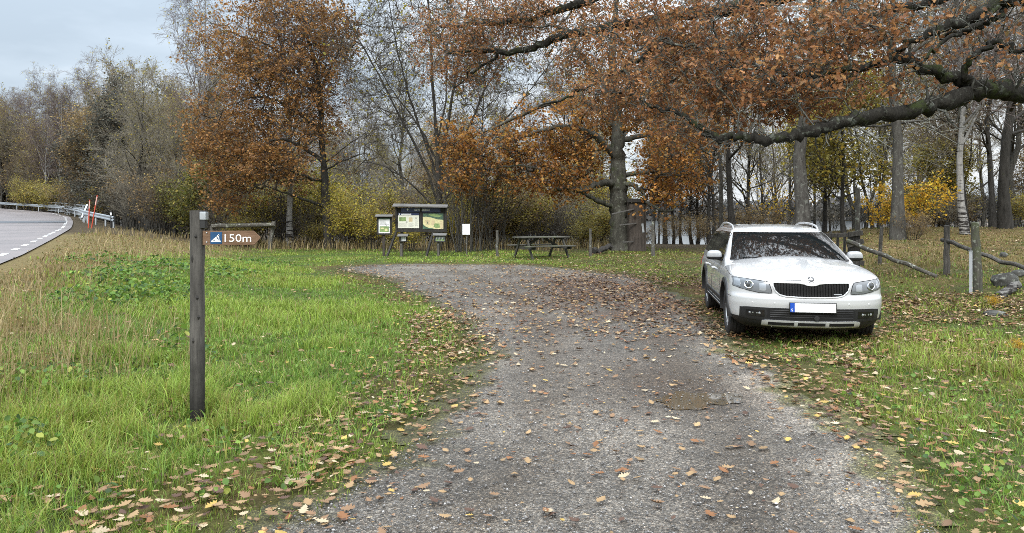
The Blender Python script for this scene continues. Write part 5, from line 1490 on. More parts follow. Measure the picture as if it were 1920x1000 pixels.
# seams: bonnet edge, doors
def seam(pts, r_=.0028): 
    m = MB(); m.tube(pts, r_, 5); return m.build('seam', C_DARK, body)
seam([(t_, float(front_s(t_, .792)) - .001, .792) for t_ in np.linspace(-.44, -.11, 12)]); seam([(t_, float(front_s(t_, .792)) - .001, .792) for t_ in np.linspace(.11, .44, 12)])
for sx in (-1, 1):
    seam([(sx * float(side_t(s_, z_)) , s_, z_ + .0) for s_, z_ in zip(np.linspace(.42, 1.25, 16), np.linspace(.812, .868, 16))])
    for sdoor in (1.45, 2.50, 3.30):
        pts = [(sx * (float(hw(z_)) + .0005), sdoor + (.18 * max(0, .55 - z_) if sdoor > 3.2 else 0), z_) for z_ in np.linspace(.37, .855, 14)]; seam(pts)
    seam([(sx * (float(hw(.37)) + .0005), s_, .37) for s_ in np.linspace(1.45, 3.2, 6)])
    seam([(sx * (float(front_s(0, .55)) * 0 + float(side_t(s_, .57)) + .0005), s_, .57) for s_ in np.linspace(.36, .54, 6)])
    # lower door moulding and sill
    gpatch('side_moulding', lambda u, v: (sx * (hw(.40 + .055 * v) + .014), 1.36 + 1.76 * u, .40 + .055 * v + .0 * u), 20, 4, C_CLAD, car, (-.02 * sx, 0, 0))
    gpatch('sill', lambda u, v: (sx * (hw(.235 + .115 * v) + .016), 1.30 + 1.90 * u, .235 + .115 * v), 20, 5, C_CLAD, car, (-.03 * sx, 0, 0))
    gpatch('sill_trim', lambda u, v: (sx * (hw(.335 + .014 * v) + .020), 1.32 + 1.86 * u, .335 + .014 * v), 20, 3, C_SILVER, car, (-.01 * sx, 0, 0))
    for sh in (2.28, 3.22):
        m = MB(); w_ = float(hw(.78)); m.tube([(sx * (w_ - .005), sh - .10, .785), (sx * (w_ + .030), sh - .08, .787), (sx * (w_ + .034), sh, .788), (sx * (w_ + .030), sh + .08, .787), (sx * (w_ - .005), sh + .10, .785)], [.012, .014, .015, .014, .012], 10); m.build('door_handle', C_WHITE, car, smooth_=True)
    # wheel arch cladding
    for sc_ in (FS, RS):
        V = []; n_ = 40; prof = [(.365, -.09), (.365, .016), (.372, .022), (.418, .014), (.424, .0), (.424, -.09)]
        for a_ in np.linspace(math.radians(-6), math.radians(186), n_):
            for r_, dt in prof:
                s_ = sc_ - r_ * math.cos(PI - a_); z_ = WZ + .01 + r_ * math.sin(a_)
                V.append((sx * (float(side_t(s_, max(z_, .34))) * .35 + .65 * .9 + dt), s_, z_))
        k = len(prof); F = [(i * k + j, i * k + (j + 1) % k, (i + 1) * k + (j + 1) % k, (i + 1) * k + j) for i in range(n_ - 1) for j in range(k)] + [tuple(range(k)), tuple((n_ - 1) * k + j for j in range(k))]
        m = MB(); m.add(V, F); m.build('wheel_arch', C_CLAD, car, smooth_=True)
# windows
def WS(k0, k1, z0, z1, off):
    def F(u, v):
        z = z0 + (z1 - z0) * v + .012 * (1 - (2 * u - 1) ** 2) * (1 - v) * 0; t = (2 * u - 1) * gw(z) * (k0 + (k1 - k0) * v); return t, wind_s(t, z) - off, z + off * .7
    return F
ws = gpatch('windscreen', WS(.935, .955, .965, 1.318, .004), 48, 20, C_GLASS, car, (0, .012, -.006))
m = MB()
for sx, t0, t1 in ((-1, .50, -.18), (-1, -.02, .62)):
    a_ = -t0; b_ = -t1; pa = (a_, float(wind_s(a_, .972)) - .018, .982); pb = (b_, float(wind_s(b_, .992)) - .014, 1.000); m.tube([pa, ((pa[0] + pb[0]) / 2, (pa[1] + pb[1]) / 2 - .012, (pa[2] + pb[2]) / 2 + .006), pb], [.008, .007, .005], 6)
m.build('wiper', C_CLAD, car)
gpatch('cowl', lambda u, v: ((2 * u - 1) * gw(.95) * .93, wind_s((2 * u - 1) * gw(.95) * .93, .95 + .028 * v) - .010, .95 + .028 * v), 40, 4, C_CLAD, car, (0, .03, 0))
gpatch('mirror_mount', lambda u, v: (-.06 + .12 * u, wind_s(0, 1.25 + .06 * v) - .006, 1.25 + .06 * v), 4, 4, C_GLOSSB, ws, (0, .01, 0))
def side_win(name, sA, sB, z0, z1, off, mat, parent, sx):
    """sA, sB: functions of height giving the front and rear edges"""
    def F(u, v):
        z = z0 + (z1 - z0) * v; s_ = sA(v) + (sB(v) - sA(v)) * u; z = z + .035 * (s_ - 1.6) / 2.6 * (1 - v) - .045 * np.clip((s_ - 3.3) / 1.0, 0, 1) * v
        return sx * (gside_t(s_, z) + off), s_, z
    return gpatch(name, F, 26, 12, mat, parent, (-.02 * sx, 0, 0))
for sx in (-1, 1):
    fa = lambda v: 1.56 + .66 * v
    side_win('window_trim', lambda v: fa(v) - .05, lambda v: 4.30 - .22 * v, .925, 1.318, .002, C_GLOSSB, car, sx)
    side_win('front_window', fa, lambda v: 2.46 + 0 * v, .940, 1.305, .005, C_GLASS, car, sx)
    side_win('rear_window', lambda v: 2.54 + 0 * v, lambda v: 3.36 - .03 * v, .940, 1.305, .005, C_GLASS, car, sx)
    side_win('quarter_window', lambda v: 3.44 - .03 * v, lambda v: 4.22 - .24 * v, .945, 1.300, .005, C_GLASS, car, sx)
    # door mirror
    bm = bmesh.new(); bmesh.ops.create_uvsphere(bm, u_segments=28, v_segments=18, radius=1)
    for v in bm.verts:
        q = np.array(v.co); q = np.sign(q) * np.abs(q) ** .62
        q[1] = q[1] if q[1] < 0 else q[1] * .55
        v.co = Vector((q[0] * .105 * (1 - .12 * q[2]), q[1] * .075, q[2] * .068 + .016 * q[0] * 0))
    me = bpy.data.meshes.new('door_mirror'); bm.to_mesh(me); bm.free(); me.materials.append(C_MIRR); me.materials.append(C_CLAD)
    for p in me.polygons: p.material_index = 1 if p.center[2] < -.022 else 0
    me.polygons.foreach_set('use_smooth', [True] * len(me.polygons))
    mo = link('door_mirror', me, car, (sx * .945, 1.72, 1.0))
    m = MB(); m.bar((-sx * .03, .0, -.05), (-sx * .15, .02, -.085), .07, .035); m.build('mirror_arm', C_CLAD, mo, bevel=.008)
    # roof rail
    m = MB(); sr_ = np.linspace(2.30, 4.05, 16); q = np.sin(np.linspace(0, PI, 16)) ** .35
    zt_ = np.array([1.345 + .095 * q_ for q_ in q]); zt_ = zt_ - .05 * np.clip((sr_ - 3.4) / .65, 0, 1) ** 2
    m.tube([(sx * (.600 - .0 * q_), s_, z_) for s_, z_, q_ in zip(sr_, zt_, q)], [.012 + .004 * q_ for q_ in q], 10); m.build('roof_rail', C_RAIL, car, smooth_=True)
    # tail lamp
    gpatch('tail_light', lambda u, v: (sx * (side_t(4.30 + .28 * u, .70 + .16 * v) + .004), 4.30 + .28 * u, .70 + .16 * v), 10, 6, C_TAIL, car, (-.02 * sx, 0, 0))
gpatch('tailgate_glass', lambda u, v: ((2 * u - 1) * .80 * gw(1.0 + .28 * v), gr(1.0 + .28 * v) + .004 - .03 * (2 * u - 1) ** 4, 1.0 + .28 * v), 20, 8, C_GLASS, car, (0, -.012, 0))
# wheels
def lathe_x(m, prof, cx, cy, cz, n=40, mi=0):
    """profile of (x offset, radius) spun about the axle"""
    k = len(prof); V = []
    for i in range(n):
        a_ = 2 * PI * i / n
        for dx, r_ in prof: V.append((cx + dx, cy + r_ * math.cos(a_), cz + r_ * math.sin(a_)))
    F = [(i * k + j, i * k + j + 1, ((i + 1) % n) * k + j + 1, ((i + 1) % n) * k + j) for i in range(n) for j in range(k - 1)]
    m.add(V, F, mi)
for sx in (-1, 1):
    for sc_ in (FS, RS):
        m = MB(); o_ = sx
        lathe_x(m, [(o_ * -.10, .21), (o_ * -.104, .29), (o_ * -.085, .318), (o_ * -.05, .3245), (o_ * -.048, .316), (o_ * -.036, .316), (o_ * -.034, .325), (o_ * -.006, .325), (o_ * -.004, .316), (o_ * .008, .316), (o_ * .010, .325), (o_ * .040, .325), (o_ * .042, .317), (o_ * .052, .317), (o_ * .054, .324), (o_ * .085, .318), (o_ * .104, .29), (o_ * .10, .225), (o_ * .085, .215)], 0, 0, 0, 56)
        wh = m.build('wheel', C_TYRE, car, smooth_=True); wh.location = (sx * .775, sc_, WZ)
        m = MB(); lathe_x(m, [(sx * .092, .222), (sx * .080, .212), (sx * .02, .200), (sx * -.06, .20)], 0, 0, 0, 44)
        for k in range(5):
            a_ = 2 * PI * k / 5 + .3
            for da in (-.13, .13):
                p0 = Vector((sx * .070, .05 * math.cos(a_), .05 * math.sin(a_))); p1 = Vector((sx * .072, .212 * math.cos(a_ + da), .212 * math.sin(a_ + da))); m.bar(p0, p1, .028, .026, up=(1, 0, 0))
        lathe_x(m, [(sx * .082, 0.0), (sx * .082, .04), (sx * .074, .06), (sx * .05, .065)], 0, 0, 0, 24)
        m.build('rim', C_ALLOY, wh, smooth_=True)
        m = MB(); lathe_x(m, [(sx * -.01, .0), (sx * -.01, .15), (sx * -.03, .15)], 0, 0, 0, 32); m.build('brake_disc', C_SILVER, wh)
m = MB(); m.box((0, 2.3, .24), (1.3, 3.9, .10)); m.build('underbody', C_DARK, car, bevel=.02)
# ------------------------------------------------------------------ trees
B_OAK = m_bark('oak bark', (.028, .027, .023), (.095, .092, .076), (.06, .072, .036), .22, (.16, .17, .135))
B_LIMB = m_bark('dark mossy oak bark', (.008, .007, .006), (.028, .026, .021), (.030, .040, .012), .26, (.085, .092, .075), 2.2)
B_LICH = m_bark('lichen covered bark', (.035, .034, .03), (.115, .115, .10), (.07, .08, .045), .2, (.25, .27, .22), 1.2)
B_DARK = m_bark('dark grey bark', (.020, .019, .017), (.062, .058, .052), (.06, .07, .035), .12, None)
B_GREY = m_bark('grey bark', (.034, .032, .028), (.095, .09, .08), (.06, .066, .036), .15, (.15, .155, .13))
B_PALE = m_bark('pale flaking bark', (.022, .019, .017), (.10, .095, .085), (.055, .06, .036), .1, (.15, .155, .135))
B_BIRCH = m_bark('birch bark', (.17, .165, .155), (.36, .352, .335), None, 0, None, 1.2, True)
T_DARK = m_plain('dark twigs', (.065, .055, .042), .9, var=.25, scale=3)
T_BROWN = m_plain('brown twigs', (.165, .13, .088), .9, var=.25, scale=2)
T_GREY = m_plain('grey twigs', (.205, .185, .142), .9, var=.25, scale=2)
T_LICH = m_plain('lichen grey twigs', (.20, .205, .175), .9, var=.35, scale=3)
T_BIRCH = m_plain('purple brown birch twigs', (.13, .10, .09), .9, var=.2, scale=2)
M_LEAF = m_leaf('autumn leaves', .5, .5, .3)
OAKRED = [(4, (.26, .115, .046)), (3, (.33, .16, .062)), (2, (.17, .075, .034)), (1.5, (.38, .21, .085)), (.7, (.15, .10, .042))]
OAKORG = [(4, (.32, .145, .038)), (3, (.37, .19, .05)), (2, (.24, .10, .03)), (1, (.36, .22, .05)), (.6, (.16, .10, .03))]
OAKLFT = [(4, (.315, .165, .058)), (3, (.26, .13, .048)), (2, (.38, .215, .072)), (1, (.18, .092, .04)), (.8, (.19, .13, .04))]
YEL = [(4, (.46, .37, .06)), (3, (.38, .33, .06)), (2, (.27, .26, .055)), (1, (.48, .34, .06))]
OLV = [(3, (.27, .23, .055)), (3, (.21, .19, .05)), (2, (.34, .28, .06)), (1, (.38, .26, .05))]
BRN = [(3, (.21, .14, .065)), (2, (.27, .19, .08)), (1, (.34, .25, .08))]
MAPY = [(4, (.55, .34, .035)), (2, (.50, .38, .05)), (1, (.42, .22, .03))]
GRN = [(3, (.10, .11, .03)), (3, (.15, .14, .035)), (2, (.25, .21, .04))]
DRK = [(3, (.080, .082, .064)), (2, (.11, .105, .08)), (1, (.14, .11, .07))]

OLVB = [(3, (.34, .29, .07)), (3, (.27, .24, .06)), (2, (.42, .34, .07)), (1, (.45, .30, .05))]
def pxlimb(pts, r0, r1): return (np.array([W(*p) for p in pts]), r0, r1)

# --- great oak at the right whose long limb hangs over the car
rg = np.random.default_rng(101)
base = GY(2185, 13.8)
tx, tyy = base[0], base[1]
limbs = [
    (np.array([base - [0, 0, .3], base + [0, 0, 1.2], base + [.03, .02, 2.6], base + [-.05, .1, 4.2], base + [-.2, .2, 6.0], base + [-.3, .3, 8.5], base + [-.2, .4, 11.0]]), .56, .20),
    (np.array([base + [0, 0, 2.9]] + [W(*p) for p in [(2060, 186, 13.4), (1985, 182, 13.1), (1920, 176, 12.9), (1860, 166, 12.8), (1815, 176, 12.7), (1760, 195, 12.6), (1700, 211, 12.5), (1620, 221, 12.4), (1560, 236, 12.4), (1500, 251, 12.4), (1450, 264, 12.4), (1405, 257, 12.5), (1360, 256, 12.6), (1325, 252, 12.8), (1296, 226, 13.0), (1250, 206, 13.3), (1200, 190, 13.6), (1150, 172, 13.9)]]), .205, .020),
    pxlimb([(1835, 163, 12.75), (1790, 152, 12.7), (1740, 132, 12.7), (1692, 111, 12.8), (1645, 119, 12.9), (1590, 128, 13.0), (1530, 142, 13.1), (1470, 138, 13.3), (1410, 118, 13.6), (1350, 86, 14)], .118, .02),
    pxlimb([(1812, 160, 12.7), (1806, 140, 12.5), (1818, 110, 12.4), (1842, 92, 12.4), (1868, 78, 12.4), (1900, 92, 12.3), (1945, 96, 12.2)], .055, .045),
    (np.array([base + [-.1, .1, 4.6]] + [W(*p) for p in [(2040, -10, 13.2), (1960, -5, 13.0), (1880, 0, 12.9), (1830, 28, 12.8), (1790, 48, 12.7), (1750, 62, 12.7), (1712, 78, 12.7), (1680, 95, 12.8)]]), .16, .035),
    pxlimb([(1870, 4, 12.9), (1832, 46, 12.6), (1790, 62, 12.5), (1762, 84, 12.4), (1735, 108, 12.3), (1722, 120, 12.2)], .05, .012),
    pxlimb([(1905, -2, 13.0), (1868, 28, 12.9), (1840, 48, 12.9), (1800, 60, 13.0), (1760, 74, 13.2)], .06, .02),
    (np.array([base + [-.2, .2, 5.6]] + [W(*p) for p in [(1960, -120, 13.9), (1860, -50, 14.0), (1780, -6, 14.0), (1728, 8, 14.0), (1680, 16, 14.1), (1635, 32, 14.2), (1600, 55, 14.3), (1560, 78, 14.5), (1500, 90, 14.7)]]), .15, .02),
    (np.array([base + [-.25, .25, 6.6]] + [W(*p) for p in [(1900, -190, 14.4), (1750, -120, 14.8), (1550, -40, 15.2), (1400, 10, 15.6), (1270, 28, 16.0), (1150, 52, 16.4), (1060, 66, 16.8), (1000, 90, 17.0), (945, 99, 17.2), (890, 94, 17.5), (840, 100, 17.8)]]), .23, .03),
    (np.array([base + [-.3, .3, 8.2]] + [W(*p) for p in [(1850, -300, 14.8), (1650, -220, 15.4), (1400, -110, 16.0), (1200, -40, 16.6), (1080, 10, 17.0), (980, 40, 17.4), (900, 46, 17.8), (825, 50, 18.2)]]), .22, .03),
    pxlimb([(945, 99, 17.2), (915, 118, 17.4), (880, 140, 17.6), (850, 165, 17.8)], .05, .012),
    pxlimb([(1270, 28, 16.0), (1225, 90, 15.4), (1180, 125, 15.0), (1120, 150, 14.6), (1060, 182, 14.4), (1010, 200, 14.4)], .07, .015),
]
att = ellipsoid_pts(rg, [(880, 40, 110, 55, 16.5, 20, 300), (860, 105, 85, 45, 16.5, 19, 210), (960, 30, 110, 40, 16, 19, 190), (1080, 25, 120, 45, 15.5, 18.5, 230),
    (1180, 80, 120, 75, 14, 17.5, 330), (1290, 80, 110, 80, 13.5, 17, 320), (1390, 90, 110, 80, 13, 16.5, 330), (1500, 80, 110, 75, 12.5, 16, 300), (1600, 110, 90, 55, 12.3, 15, 210),
    (1480, 170, 130, 42, 12.2, 14.5, 240), (1360, 185, 110, 50, 12.5, 15, 210), (1230, 170, 110, 45, 13, 15.5, 190), (1110, 110, 70, 50, 14, 16.5, 110), (1650, 150, 60, 25, 12.2, 13.4, 55),
    (1700, 40, 70, 45, 12.5, 15, 70), (1800, 40, 110, 60, 12, 15, 130), (1840, 120, 90, 40, 12, 14, 60), (1600, 40, 80, 40, 13, 16, 120), (1290, 240, 60, 22, 12.6, 13.6, 40), (1140, 185, 60, 25, 13.5, 15, 45),
    (1500, -110, 450, 60, 13, 18, 110), (1850, -130, 200, 90, 12, 17, 90), (2250, -100, 160, 200, 11, 17, 160)])
att = thin(rg, att, .75, .50, 3, .05)
lo, (BP, BR), en, ed = grow(rg, limbs, att, rt=.0052, wander=.2, jit=.03)
TP, TR = twigs(rg, en, ed, 4, .42, .75, .0036)
lpx = 960 + en[:, 0] / en[:, 1] * FPX; lpy = 400 - (en[:, 2] - CAMH) / en[:, 1] * FPX
dens = np.where(lpx > 1690, .42, 1.0) * np.where((lpx > 1000) & (lpx < 1060) & (lpy > 66) & (lpy < 120), .1, 1.0)
nl = rg.poisson(np.interp(en[:, 0], [1, 5.5], [23, 15]) * dens * np.where(lpy < -15, .3, 1) * rg.uniform(.3, 1.5, len(en)))
ci_ = np.repeat(np.arange(len(en)), nl)
k_ = rg.integers(0, 4, len(ci_)); q_ = rg.random(len(ci_))[:, None]
tp = TP[ci_ * 4 + k_]; C_ = tp[:, 0] * (1 - q_ ** .35) + tp[:, 2] * q_ ** .35 + rg.normal(size=(len(ci_), 3)) * .042
mul = np.repeat(np.exp(rg.normal(0, .20, len(en))), nl)
lfx = 960 + C_[:, 0] / C_[:, 1] * FPX
LV = leaves(rg, C_, np.interp(C_[:, 0], [1.0, 5.5, 8], [.058, .080, .085]), OAK_S, OAKRED, up=.25, jit=.2, colmul=mul)
# short lichen hung shoots and stubs along the big limbs
shoots = []
for P_, r_ in lo[1:]:
    S_ = spawn(rg, P_[None, ::4], r_[None, ::4], max(8, int(len(P_) * .8)), .1, .98, 1.2, .3, .018, .055, 4, .25, .14, .22, .006, .3)
    S2 = spawn(rg, *S_, 4, .2, 1, .8, .25, .4, .8, 3, .3, 0, .6, .0035)
    shoots += [(*tubes(*S_, 5), None), (*tubes(*S2, 3), None)]
tree_obj('oak_tree', 'great oak at the right edge whose long dark limb hangs over the white car', base, limb_mesh(lo, 14), branch_parts(BP, BR) + [(*tubes(TP, TR, 3), None)] + shoots, B_LIMB, B_LICH, M_LEAF, [LV])

# --- broad oak behind the picnic table
rg = np.random.default_rng(102)
base = GY(1165, 32.0)
limbs = [
    pxlimb([(1166, 476, 32), (1163, 440, 32), (1161, 400, 32), (1160, 360, 32), (1159, 320, 32), (1158, 270, 32), (1155, 220, 32), (1150, 170, 32.2), (1148, 120, 32.3), (1152, 60, 32.3), (1156, 0, 32.4)], .50, .12),
    pxlimb([(1150, 343, 31.9), (1118, 346, 31.3), (1092, 358, 30.9), (1062, 354, 30.6), (1030, 356, 30.4)], .15, .06),
    pxlimb([(1150, 388, 32), (1118, 376, 31.4), (1085, 360, 31), (1040, 332, 30.6), (980, 312, 30.4), (920, 318, 30.4)], .11, .025),
    pxlimb([(1153, 290, 32), (1105, 250, 31.3), (1040, 240, 31), (965, 262, 31), (900, 300, 31)], .16, .03),
    pxlimb([(1153, 236, 32), (1085, 186, 32), (1010, 203, 31.6), (935, 236, 31.4), (868, 268, 31.4)], .16, .025),
    pxlimb([(1172, 345, 31.8), (1192, 350, 31.3), (1206, 362, 31), (1212, 376, 30.9)], .11, .06),
    pxlimb([(1168, 330, 32), (1225, 322, 31.4), (1285, 334, 31.2), (1340, 350, 31.2)], .11, .025),
    pxlimb([(1212, 378, 30.9), (1232, 392, 30.7), (1255, 396, 30.6), (1275, 382, 30.5), (1310, 372, 30.4)], .07, .02),
    pxlimb([(1165, 262, 32), (1232, 252, 31.6), (1300, 272, 31.4), (1350, 304, 31.4)], .13, .025),
    pxlimb([(1150, 200, 32.1), (1212, 130, 32.6), (1270, 70, 33), (1330, 10, 33)], .14, .03),
    pxlimb([(1150, 180, 32.1), (1095, 110, 32.6), (1045, 50, 33), (1005, -20, 33)], .14, .03),
    pxlimb([(1158, 300, 32), (1165, 262, 34), (1185, 240, 36), (1215, 220, 37.5)], .12, .03)]
att = ellipsoid_pts(rg, [(1010, 305, 95, 45, 29.5, 33, 210), (1080, 290, 80, 60, 29.5, 33, 200), (920, 285, 60, 45, 29.5, 32.5, 110), (900, 330, 50, 30, 29.5, 32, 80), (1230, 300, 80, 45, 29.5, 33, 150), (1265, 345, 75, 25, 29.5, 32.5, 130),
    (1150, 230, 130, 60, 29.5, 34, 260), (1030, 225, 80, 35, 30, 33, 90), (1210, 170, 130, 60, 31, 35, 150), (1060, 340, 60, 25, 29.5, 31.5, 60), (1320, 250, 60, 50, 30, 34, 60), (1100, 60, 150, 70, 31, 36, 60), (1270, 60, 130, 60, 31, 36, 40), (1150, 160, 130, 70, 34, 37, 50), (1215, 370, 40, 25, 30, 31.5, 25), (860, 270, 30, 30, 30, 32, 40)])
q_ = 960 + att[:, 0] / att[:, 1] * FPX; att = att[~((np.abs(q_ - 1162) < 42) & (att[:, 1] < 32.6) & (att[:, 2] < 5.2))]
att = thin(rg, att, .55, .465, 5, .07)
lo, (BP, BR), en, ed = grow(rg, limbs, att, rt=.010, wander=.2, jit=.03)
TP, TR = twigs(rg, en, ed, 4, .75, .8, .006)
nl = rg.poisson(30 * rg.uniform(.35, 1.5, len(en))); ci_ = np.repeat(np.arange(len(en)), nl)
k_ = rg.integers(0, 4, len(ci_)); q_ = rg.random(len(ci_))[:, None]; tp = TP[ci_ * 4 + k_]
q_ = q_ ** .45; C_ = tp[:, 0] * (1 - q_) + tp[:, 2] * q_ + rg.normal(size=(len(ci_), 3)) * np.array([.11, .11, .08])
lowm = smooth(np.repeat(en[:, 2], nl), 6.5, 3.5)
LV = leaves(rg, C_, .112, LEAF6, OAKORG, up=.3, jit=.2, colmul=np.repeat(np.exp(rg.normal(0, .2, len(en))), nl))
tree_obj('oak_tree', 'broad orange leaved oak with a thick grey trunk behind the picnic table', base, limb_mesh(lo, 14), branch_parts(BP, BR, .05) + [(*tubes(TP, TR, 3), None)], B_OAK, B_DARK, M_LEAF, [LV])

# --- rust coloured oak at the left
rg = np.random.default_rng(103)
base = GY(618, 34.5)
limbs = [
    pxlimb([(618, 472, 34.5), (615, 430, 34.5), (611, 380, 34.5), (608, 330, 34.5), (605, 285, 34.5), (602, 235, 34.5), (601, 180, 34.5), (592, 120, 34.5), (575, 65, 34.6), (562, 10, 34.7)], .235, .05),
    pxlimb([(611, 388, 34.5), (575, 376, 34), (535, 362, 33.6), (500, 350, 33.3)], .085, .02),
    pxlimb([(607, 305, 34.5), (565, 275, 34), (520, 262, 33.5), (478, 282, 33.2), (432, 305, 33)], .10, .02),
    pxlimb([(604, 250, 34.5), (545, 202, 34), (482, 182, 33.8), (420, 202, 33.6)], .10, .02),
    pxlimb([(602, 205, 34.5), (552, 122, 34.3), (492, 80, 34), (440, 66, 34)], .10, .02),
    pxlimb([(601, 172, 34.5), (628, 110, 34.8), (648, 60, 35)], .07, .02),
    pxlimb([(607, 322, 34.5), (640, 303, 34.2), (690, 290, 34), (655, 331, 33.6)], .05, .012),
    pxlimb([(610, 305, 34.6), (640, 282, 34.8), (668, 262, 35), (692, 245, 35.2)], .035, .012),
    pxlimb([(605, 340, 34.5), (570, 330, 33.6), (530, 318, 32.8), (500, 340, 32.2), (470, 352, 32)], .08, .02),
    pxlimb([(602, 220, 34.5), (598, 180, 36), (585, 140, 37.2), (560, 120, 38)], .09, .02)]
att = ellipsoid_pts(rg, [(500, 60, 100, 55, 32.5, 37, 210), (575, 45, 85, 50, 32.5, 37, 190), (455, 125, 72, 55, 32, 36.5, 190), (432, 215, 62, 60, 32, 36, 190), (525, 165, 95, 75, 31.8, 37, 330), (605, 120, 52, 65, 32.5, 37, 150),
    (450, 285, 72, 45, 31.8, 36, 210), (525, 300, 75, 42, 31.6, 36, 190), (468, 350, 75, 38, 31.4, 35, 210), (560, 332, 72, 30, 31.6, 35, 130), (628, 322, 45, 22, 32, 35, 50), (645, 75, 22, 45, 33, 36, 45), (420, 335, 48, 45, 31.6, 35, 120), (590, 225, 46, 45, 32, 36.5, 110), (412, 368, 26, 22, 31.8, 34, 40), (380, 250, 22, 40, 32.5, 35, 30), (610, 270, 40, 25, 32, 36, 40), (540, 5, 110, 30, 32.5, 37, 90)])
q_ = 960 + att[:, 0] / att[:, 1] * FPX; k_ = 400 - (att[:, 2] - CAMH) / att[:, 1] * FPX; att = att[~(((q_ > 572) & (k_ > 262) & (rg.random(len(att)) < .82)) | ((q_ > 520) & (k_ > 345)))]
att = thin(rg, att, .55, .478, 9, .07)
lo, (BP, BR), en, ed = grow(rg, limbs, att, rt=.009, wander=.2, jit=.02)
TP, TR = twigs(rg, en, ed, 4, .7, .8, .005)
nl = rg.poisson(32 * rg.uniform(.35, 1.5, len(en))); ci_ = np.repeat(np.arange(len(en)), nl)
k_ = rg.integers(0, 4, len(ci_)); q_ = rg.random(len(ci_))[:, None]; tp = TP[ci_ * 4 + k_]
q_ = q_ ** .45; C_ = tp[:, 0] * (1 - q_) + tp[:, 2] * q_ + rg.normal(size=(len(ci_), 3)) * np.array([.11, .11, .07])
LV = leaves(rg, C_, .098, LEAF6, OAKLFT, up=.3, jit=.2, colmul=np.repeat(np.exp(rg.normal(0, .2, len(en))), nl))
tree_obj('oak_tree', 'rust brown leaved oak with a slim dark trunk left of the notice boards', base, limb_mesh(lo, 10), branch_parts(BP, BR, .05) + [(*tubes(TP, TR, 3), None)], B_DARK, T_DARK, M_LEAF, [LV])

# --- bare many stemmed tree behind the information board
rg = np.random.default_rng(104)
base = GY(824, 33.5)
limbs = [
    pxlimb([(824, 474, 33.5), (824, 440, 33.5), (823, 400, 33.5), (823, 365, 33.5), (822, 330, 33.5), (818, 250, 33.6), (812, 160, 33.7), (806, 50, 33.8), (800, -60, 34)], .20, .03),
    pxlimb([(822, 385, 33.5), (796, 310, 33.2), (748, 215, 32.8), (700, 120, 32.5), (655, 40, 32.3), (625, -40, 32)], .07, .018),
    pxlimb([(822, 350, 33.5), (800, 275, 33.4), (768, 180, 33.2), (742, 80, 33), (722, -30, 33)], .07, .018),
    pxlimb([(823, 360, 33.5), (832, 280, 33.7), (852, 160, 34), (872, 40, 34.3), (884, -80, 34.5)], .095, .022),
    pxlimb([(824, 370, 33.5), (852, 300, 33.6), (900, 190, 33.6), (950, 90, 33.8), (992, -10, 34)], .075, .018),
    pxlimb([(824, 385, 33.5), (868, 335, 33.2), (935, 240, 33), (1000, 160, 33), (1055, 85, 33)], .06, .014),
    pxlimb([(823, 360, 33.6), (820, 280, 35), (835, 190, 36), (838, 90, 37)], .07, .02),
    pxlimb([(818, 300, 33.6), (780, 230, 34.5), (730, 160, 35.5), (690, 90, 36)], .05, .014),
    pxlimb([(823, 400, 33.5), (770, 345, 33), (715, 310, 32.6), (660, 300, 32.4)], .05, .015)]
att = ellipsoid_pts(rg, [(700, 90, 70, 100, 31, 36, 230), (780, 60, 90, 110, 31.5, 36, 260), (880, 60, 90, 110, 32, 37, 260), (970, 90, 90, 90, 32, 36, 200), (720, 210, 60, 60, 31.5, 35, 130), (900, 200, 80, 60, 32, 35, 150), (790, 240, 60, 60, 32, 35, 80), (1010, 170, 60, 50, 32, 34, 50), (680, 290, 40, 40, 32, 34, 30), (820, -60, 200, 50, 32, 36, 120)])
lo, (BP, BR), en, ed = grow(rg, limbs, att, rt=.008, wander=.12, jit=.02, pen=.05)
TP, TR = twigs(rg, en, nrm(ed + [0, 0, .5]), 7, 1.0, .55, .006)
ends = TP[:, 2]; sel = rg.random(len(ends)) < .16
LV = leaves(rg, ends[sel] + rg.normal(size=(sel.sum(), 3)) * .08, .12, LEAF4, YEL[:3], up=.2, colmul=np.full(sel.sum(), .8))
tree_obj('bare_tree', 'tall leafless tree fanning into many stems behind the large notice board', base, limb_mesh(lo, 10), branch_parts(BP, BR, .05) + [(*tubes(TP, TR, 3), None)], B_DARK, T_DARK, M_LEAF, [LV])

# ------------------------------------------------------------------ variants, each built once and copied
def variant(name, seed, bark, twig, leafpal=None, leafn=0, lsize=.12, lt=LEAF4, lspread=.12, **kw):
    rg = np.random.default_rng(seed); tr, cr, en = bare_parts(rg, **kw)
    lf = None
    if leafpal:
        sel = en[rg.integers(0, len(en), leafn)]; lf = [leaves(rg, sel + rg.normal(size=sel.shape) * lspread, lsize, lt, leafpal, up=.2, colmul=np.exp(rg.normal(0, .15, len(sel))))]
    return tree_obj(name, 'tree', (0, 0, 0), tr, cr, bark, twig, M_LEAF, lf)
def svariant(name, seed, bark, twig, leafpal=None, leafn=0, lsize=.1, lspread=.12, lt=LEAF4, **kw):
    rg = np.random.default_rng(seed); tr, cr, en = shrub_parts(rg, **kw); lf = None
    if leafpal:
        sel = en[rg.integers(0, len(en), leafn)]; lf = [leaves(rg, sel + rg.normal(size=sel.shape) * lspread, lsize, lt, leafpal, up=.3, colmul=np.exp(rg.normal(0, .18, len(sel))))]
    return tree_obj(name, 'shrub', (0, 0, 0), tr, cr, bark, twig, M_LEAF, lf, cat='shrub')
used = set()
